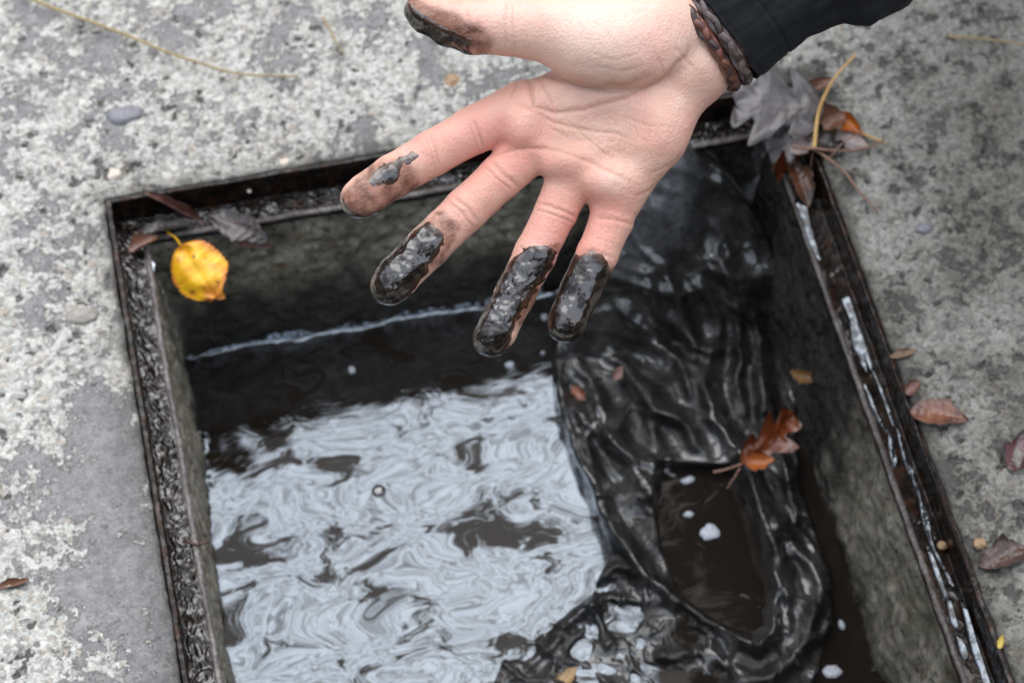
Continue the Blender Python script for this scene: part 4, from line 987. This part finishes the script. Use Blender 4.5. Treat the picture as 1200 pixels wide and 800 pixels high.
leaf('brown_leaf', 'dark brown crumpled leaf on the concrete near the lower right', at(1146, 664, G + .001), at(1212, 642, G + .003), UP, .017, m_leaf('dark_brown_leaf', (.10, .055, .04), (.06, .035, .028), (.035, .022, .018), .3), 'oval', curl=.3, bend=-.06, seed=24, ruffle=.08)
leaf('leaf_scrap', 'tiny yellow leaf scrap with a red tip at the lower right', at(1171, 760, G + .001), at(1175, 743, G + .004), UP, .0042, m_leaf('lemon_leaf', (.55, .46, .08), (.46, .34, .05), (.30, .08, .04)), 'oval', curl=.3, seed=25)
leaf('leaf_scrap', 'ochre leaf scrap floating at the lower edge of the pit water', at(652, 806, ZW + .003), at(676, 780, ZW + .006), UP, .010, m_leaf('ochre_leaf', (.36, .24, .11), (.28, .17, .07), (.15, .08, .04)), 'oval', curl=.3, seed=26)
leaf('leaf_scrap', 'small red leaf scrap stuck on the middle of the sack', at(720, 446, -.108), at(730, 428, -.104), TOCAM, .006, MAT['rose'], 'oval', curl=.2, seed=27)
leaf('leaf_scrap', 'ochre brown leaf scrap stuck on the left fold of the sack', at(670, 452, -.113), at(686, 470, -.114), TOCAM, .007, MAT['orange'], 'oval', curl=.2, seed=28)
leaf('leaf_scrap', 'wet ochre leaf scrap stuck on the right pit wall above the water', at(926, 436, -.078), at(962, 446, -.080), TOCAM + np.array([-1., 0, 0]), .009, m_leaf('wet_ochre_leaf', (.36, .20, .07), (.24, .12, .04), (.12, .06, .03), .2), 'oval', curl=.4, seed=29)
leaf('leaf_scrap', 'dark brown twiggy leaf scrap on the edge of the concrete at the far left', at(-6, 688, G + .001), at(34, 678, G + .002), UP, .006, MAT['brown'], 'narrow', curl=.5, seed=30)

def rod(name, label, cat, pts, rad, mat, n=28, wob=.0006, group=None, taper=True):
    P = spline(pts, n); q = np.arange(n)[:, None] * .35
    P = P + wob * np.stack([pnoise(np.concatenate([q, q * 0 + k * 3.1 + len(label), q * 0], 1), 5) for k in range(3)], 1)
    V, f_ = tube(P, rad * (np.linspace(1, .55, n) if taper else 1), 8); return tag(mesh(name, V, f_, mat), label, cat, group)
def gp(*uvz): return [at(u, v, z) for u, v, z in uvz]
rod('grass_stalk', 'long dry straw coloured grass stalk arching across the upper left concrete', 'grass stalk', gp((20, -8, .003), (80, 16, .004), (150, 42, .004), (215, 68, .005), (280, 86, .004), (350, 90, .002)), .0011, MAT['straw'])
rod('grass_stalk', 'short pale grass stem near the top of the view left of the thumb', 'grass stalk', gp((378, 20, .002), (390, 42, .003), (402, 62, .001)), .0008, MAT['straw'])
rod('grass_stalk', 'straight straw on the concrete at the top right corner', 'grass stalk', gp((1112, 43, .002), (1155, 46, .003), (1210, 54, .002)), .0009, MAT['straw'])
rod('leaf_stalk', 'upright orange leaf stalk above the far right corner', 'leaf stalk', gp((954, 176, .004), (960, 130, .012), (976, 95, .022), (1003, 64, .030)), .0013, MAT['stalk'], wob=.0003)
leaf('brown_leaf', 'blackish crumpled leaf under the twigs at the far right corner', at(940, 152, .001), at(985, 182, .001), UP + TOCAM, .020, MAT['black'], 'oak', curl=.4, bend=-.06, seed=41, lobes=3)
leaf('brown_leaf', 'narrow dark leaf poking out above the grey oak leaf', at(930, 110, .003), at(978, 92, .008), UP + TOCAM, .010, MAT['brown'], 'narrow', curl=.5, seed=42)
leaf('brown_leaf', 'rusty leaf sliver hanging down the inside of the far right corner', at(918, 178, -.004), at(912, 214, -.026), TOCAM, .008, MAT['orange'], 'narrow', curl=.5, seed=43)
rod('twig', 'thin twig crossing over the pale leaf at the far right corner', 'twig', gp((972, 186, .004), (990, 166, .010), (1012, 152, .006)), .0006, MAT['twig'])
rod('twig', 'thin brown twig running from the leaf pile down the concrete', 'twig', gp((950, 172, .004), (985, 198, .004), (1010, 228, .004), (1030, 250, .002)), .0010, MAT['twig'])
rod('twig', 'reddish twig lying level across the leaf pile', 'twig', gp((930, 172, .005), (968, 176, .007), (1002, 176, .005), (1036, 166, .002)), .0009, MAT['twig'])
rod('twig', 'tan twig tip sticking right from under the orange leaf', 'twig', gp((1000, 152, .004), (1018, 160, .003), (1038, 168, .001)), .0010, MAT['stalk'])
rod('twig', 'short dark twig dangling into the pit at the far right corner', 'twig', gp((954, 170, .002), (951, 190, -.006), (950, 206, -.014)), .0007, MAT['twig'])
rod('twig', 'dark twig fragment stuck on the left rail', 'twig', gp((218, 632, -.018), (230, 638, -.0185), (244, 634, -.017)), .0010, m_plain('dark_red_twig', (.05, .02, .012), (.10, .045, .03), .3))
rod('twig', 'thin twig lying on the sack beside the oak leaf stem', 'twig', gp((868, 548, -.108), (860, 560, -.111), (852, 572, -.114)), .0006, MAT['twig'])
rod('twig', 'thin upright straw stub at the far rail', 'twig', gp((242, 222, -.008), (241, 232, -.014)), .0006, MAT['straw'], n=8, wob=.0001)

def stone(name, label, c, r, mat, seed, sq=(1, 1, .7), cat='pebble', group=None):
    n, m = 14, 18
    th, ph = np.meshgrid(np.linspace(.05, np.pi - .05, n), np.linspace(0, 2 * np.pi, m, endpoint=False), indexing='ij')
    Dv = np.stack([np.sin(th) * np.cos(ph), np.sin(th) * np.sin(ph), np.cos(th)], -1).reshape(-1, 3)
    V = Dv * (r * (1 + .28 * fbm(Dv * 1.3, 3, seed)))[:, None] * sq + np.array(c)
    caps = np.array([list(range(m)), list(range((n - 1) * m, n * m))[::-1]])
    return tag(mesh(name, V, [grid_faces(n, m, True), caps], mat), label, cat, group)
stone('pebble', 'pale cream pebble set in the concrete beyond the far left corner', at(135, 205, G), .0042, MAT['pebble'], 1)
stone('stone_chip', 'dark grey flat stone chip in the upper left concrete', at(146, 135, G), .0085, MAT['chip'], 2, (1.3, .8, .3), 'stone')
stone('stone_lump', 'grey buff stone lump in the concrete left of the left rail', at(95, 370, G), .0065, MAT['tanstone'] if False else m_plain('buff_stone', (.24, .22, .19), (.34, .32, .28), .5), 3, (1.4, .8, .5), 'stone')
stone('pebble', 'small orange tan pebble at the edge of the concrete by the lower right rail', at(1148, 637, G + .001), .0034, MAT['tanstone'], 4)
stone('pebble', 'tiny brown pebble sitting on the right ledge among the water streaks', at(1104, 639, -.0185), .0028, MAT['tanstone'], 5)
stone('pebble', 'tiny pale grit grain on the far rail', at(292, 224, -.010), .0013, MAT['pebble'], 6)
stone('pebble', 'small white pebble on the concrete above the far rail', at(334, 191, G), .0032, MAT['pebble'], 7)
stone('pebble', 'brown pebble in the concrete under the thumb', at(531, 95, G), .0048, MAT['tanstone'], 8, (1, 1, .5))
stone('stone_chip', 'flat dark chip on the concrete right of the far right corner', at(1083, 268, G), .0042, MAT['chip'], 9, (1, .8, .5), 'stone')

for k, (u, v, r, e, lab) in enumerate([(412, 433, .0022, 1.2, 'small round foam fleck alone in the dark water below the far wall'), (510, 471, .0046, .8, 'largest pale foam fleck in the dark water below the middle finger'),
        (597, 427, .0030, .8, 'oval foam fleck in the dark water right below the ring fingertip'), (638, 371, .0022, 1, 'tiny foam fleck between the ring and little fingertips'),
        (497, 494, .0030, .6, 'flat foam fleck just below the largest fleck'), (636, 413, .0014, 1, 'tiniest foam fleck beside the left edge of the sack'),
        (600, 487, .0024, .7, 'foam fleck at the upper edge of the bright water left of the sack'), (614, 472, .0024, .7, 'foam fleck touching the left edge of the sack'),
        (832, 622, .0058, .9, 'white wedge of foam in the dark pool of the sack'), (806, 562, .0045, .5, 'pale streak of foam at the head of the dark pool'), (807, 602, .0030, .7, 'pale foam fleck at the left rim of the dark pool'),
        (903, 724, .0018, 1.2, 'tiny foam fleck at the right rim of the dark pool'), (986, 731, .0022, 1.4, 'foam fleck in the black gap by the right pit wall'), (975, 786, .0052, .8, 'bright foam patch at the lower right end of the black gap')]):
    th = np.linspace(0, 2 * np.pi, 22, endpoint=False); rr = r * (1 + .28 * fbm(np.stack([np.cos(th) * 1.5, np.sin(th) * 1.5, th * 0 + k * 2.7], 1), 3, 120))
    c = at(u, v, ZW + .0008); ring = lambda s, z: np.stack([c[0] + rr * s * np.cos(th), c[1] + rr * s * np.sin(th) * e, th * 0 + c[2] + z], 1)
    V = np.concatenate([[c + (0, 0, .0009)], ring(.5, .0008), ring(.85, .0004), ring(1, -.0006)])
    m = 22; fq = [[1 + a * m + i, 1 + (a + 1) * m + i, 1 + (a + 1) * m + (i + 1) % m, 1 + a * m + (i + 1) % m] for a in range(2) for i in range(m)]
    tag(mesh('foam_fleck', V, [fq, [[0, 1 + i, 1 + (i + 1) % m] for i in range(m)]], MAT['foam']), lab, 'foam fleck', 'foam flecks floating on the black water')
def bubble(u, v, r, label):
    th, ph = np.meshgrid(np.linspace(.02, np.pi / 2, 12), np.linspace(0, 2 * np.pi, 28, endpoint=False), indexing='ij')
    c = at(u, v, ZW); V = np.stack([np.sin(th) * np.cos(ph), np.sin(th) * np.sin(ph), np.cos(th) * .45], -1).reshape(-1, 3) * r + c
    t = NT('black_bubble'); t.set(Base_Color=(.006, .0055, .005), Roughness=.03, IOR=2.2)
    tag(mesh('bubble', V, [grid_faces(12, 28, True), np.array([list(range(28))])], t.m), label, 'bubble')
bubble(444, 575, .0042, 'round black bubble standing on the bright water left of centre')
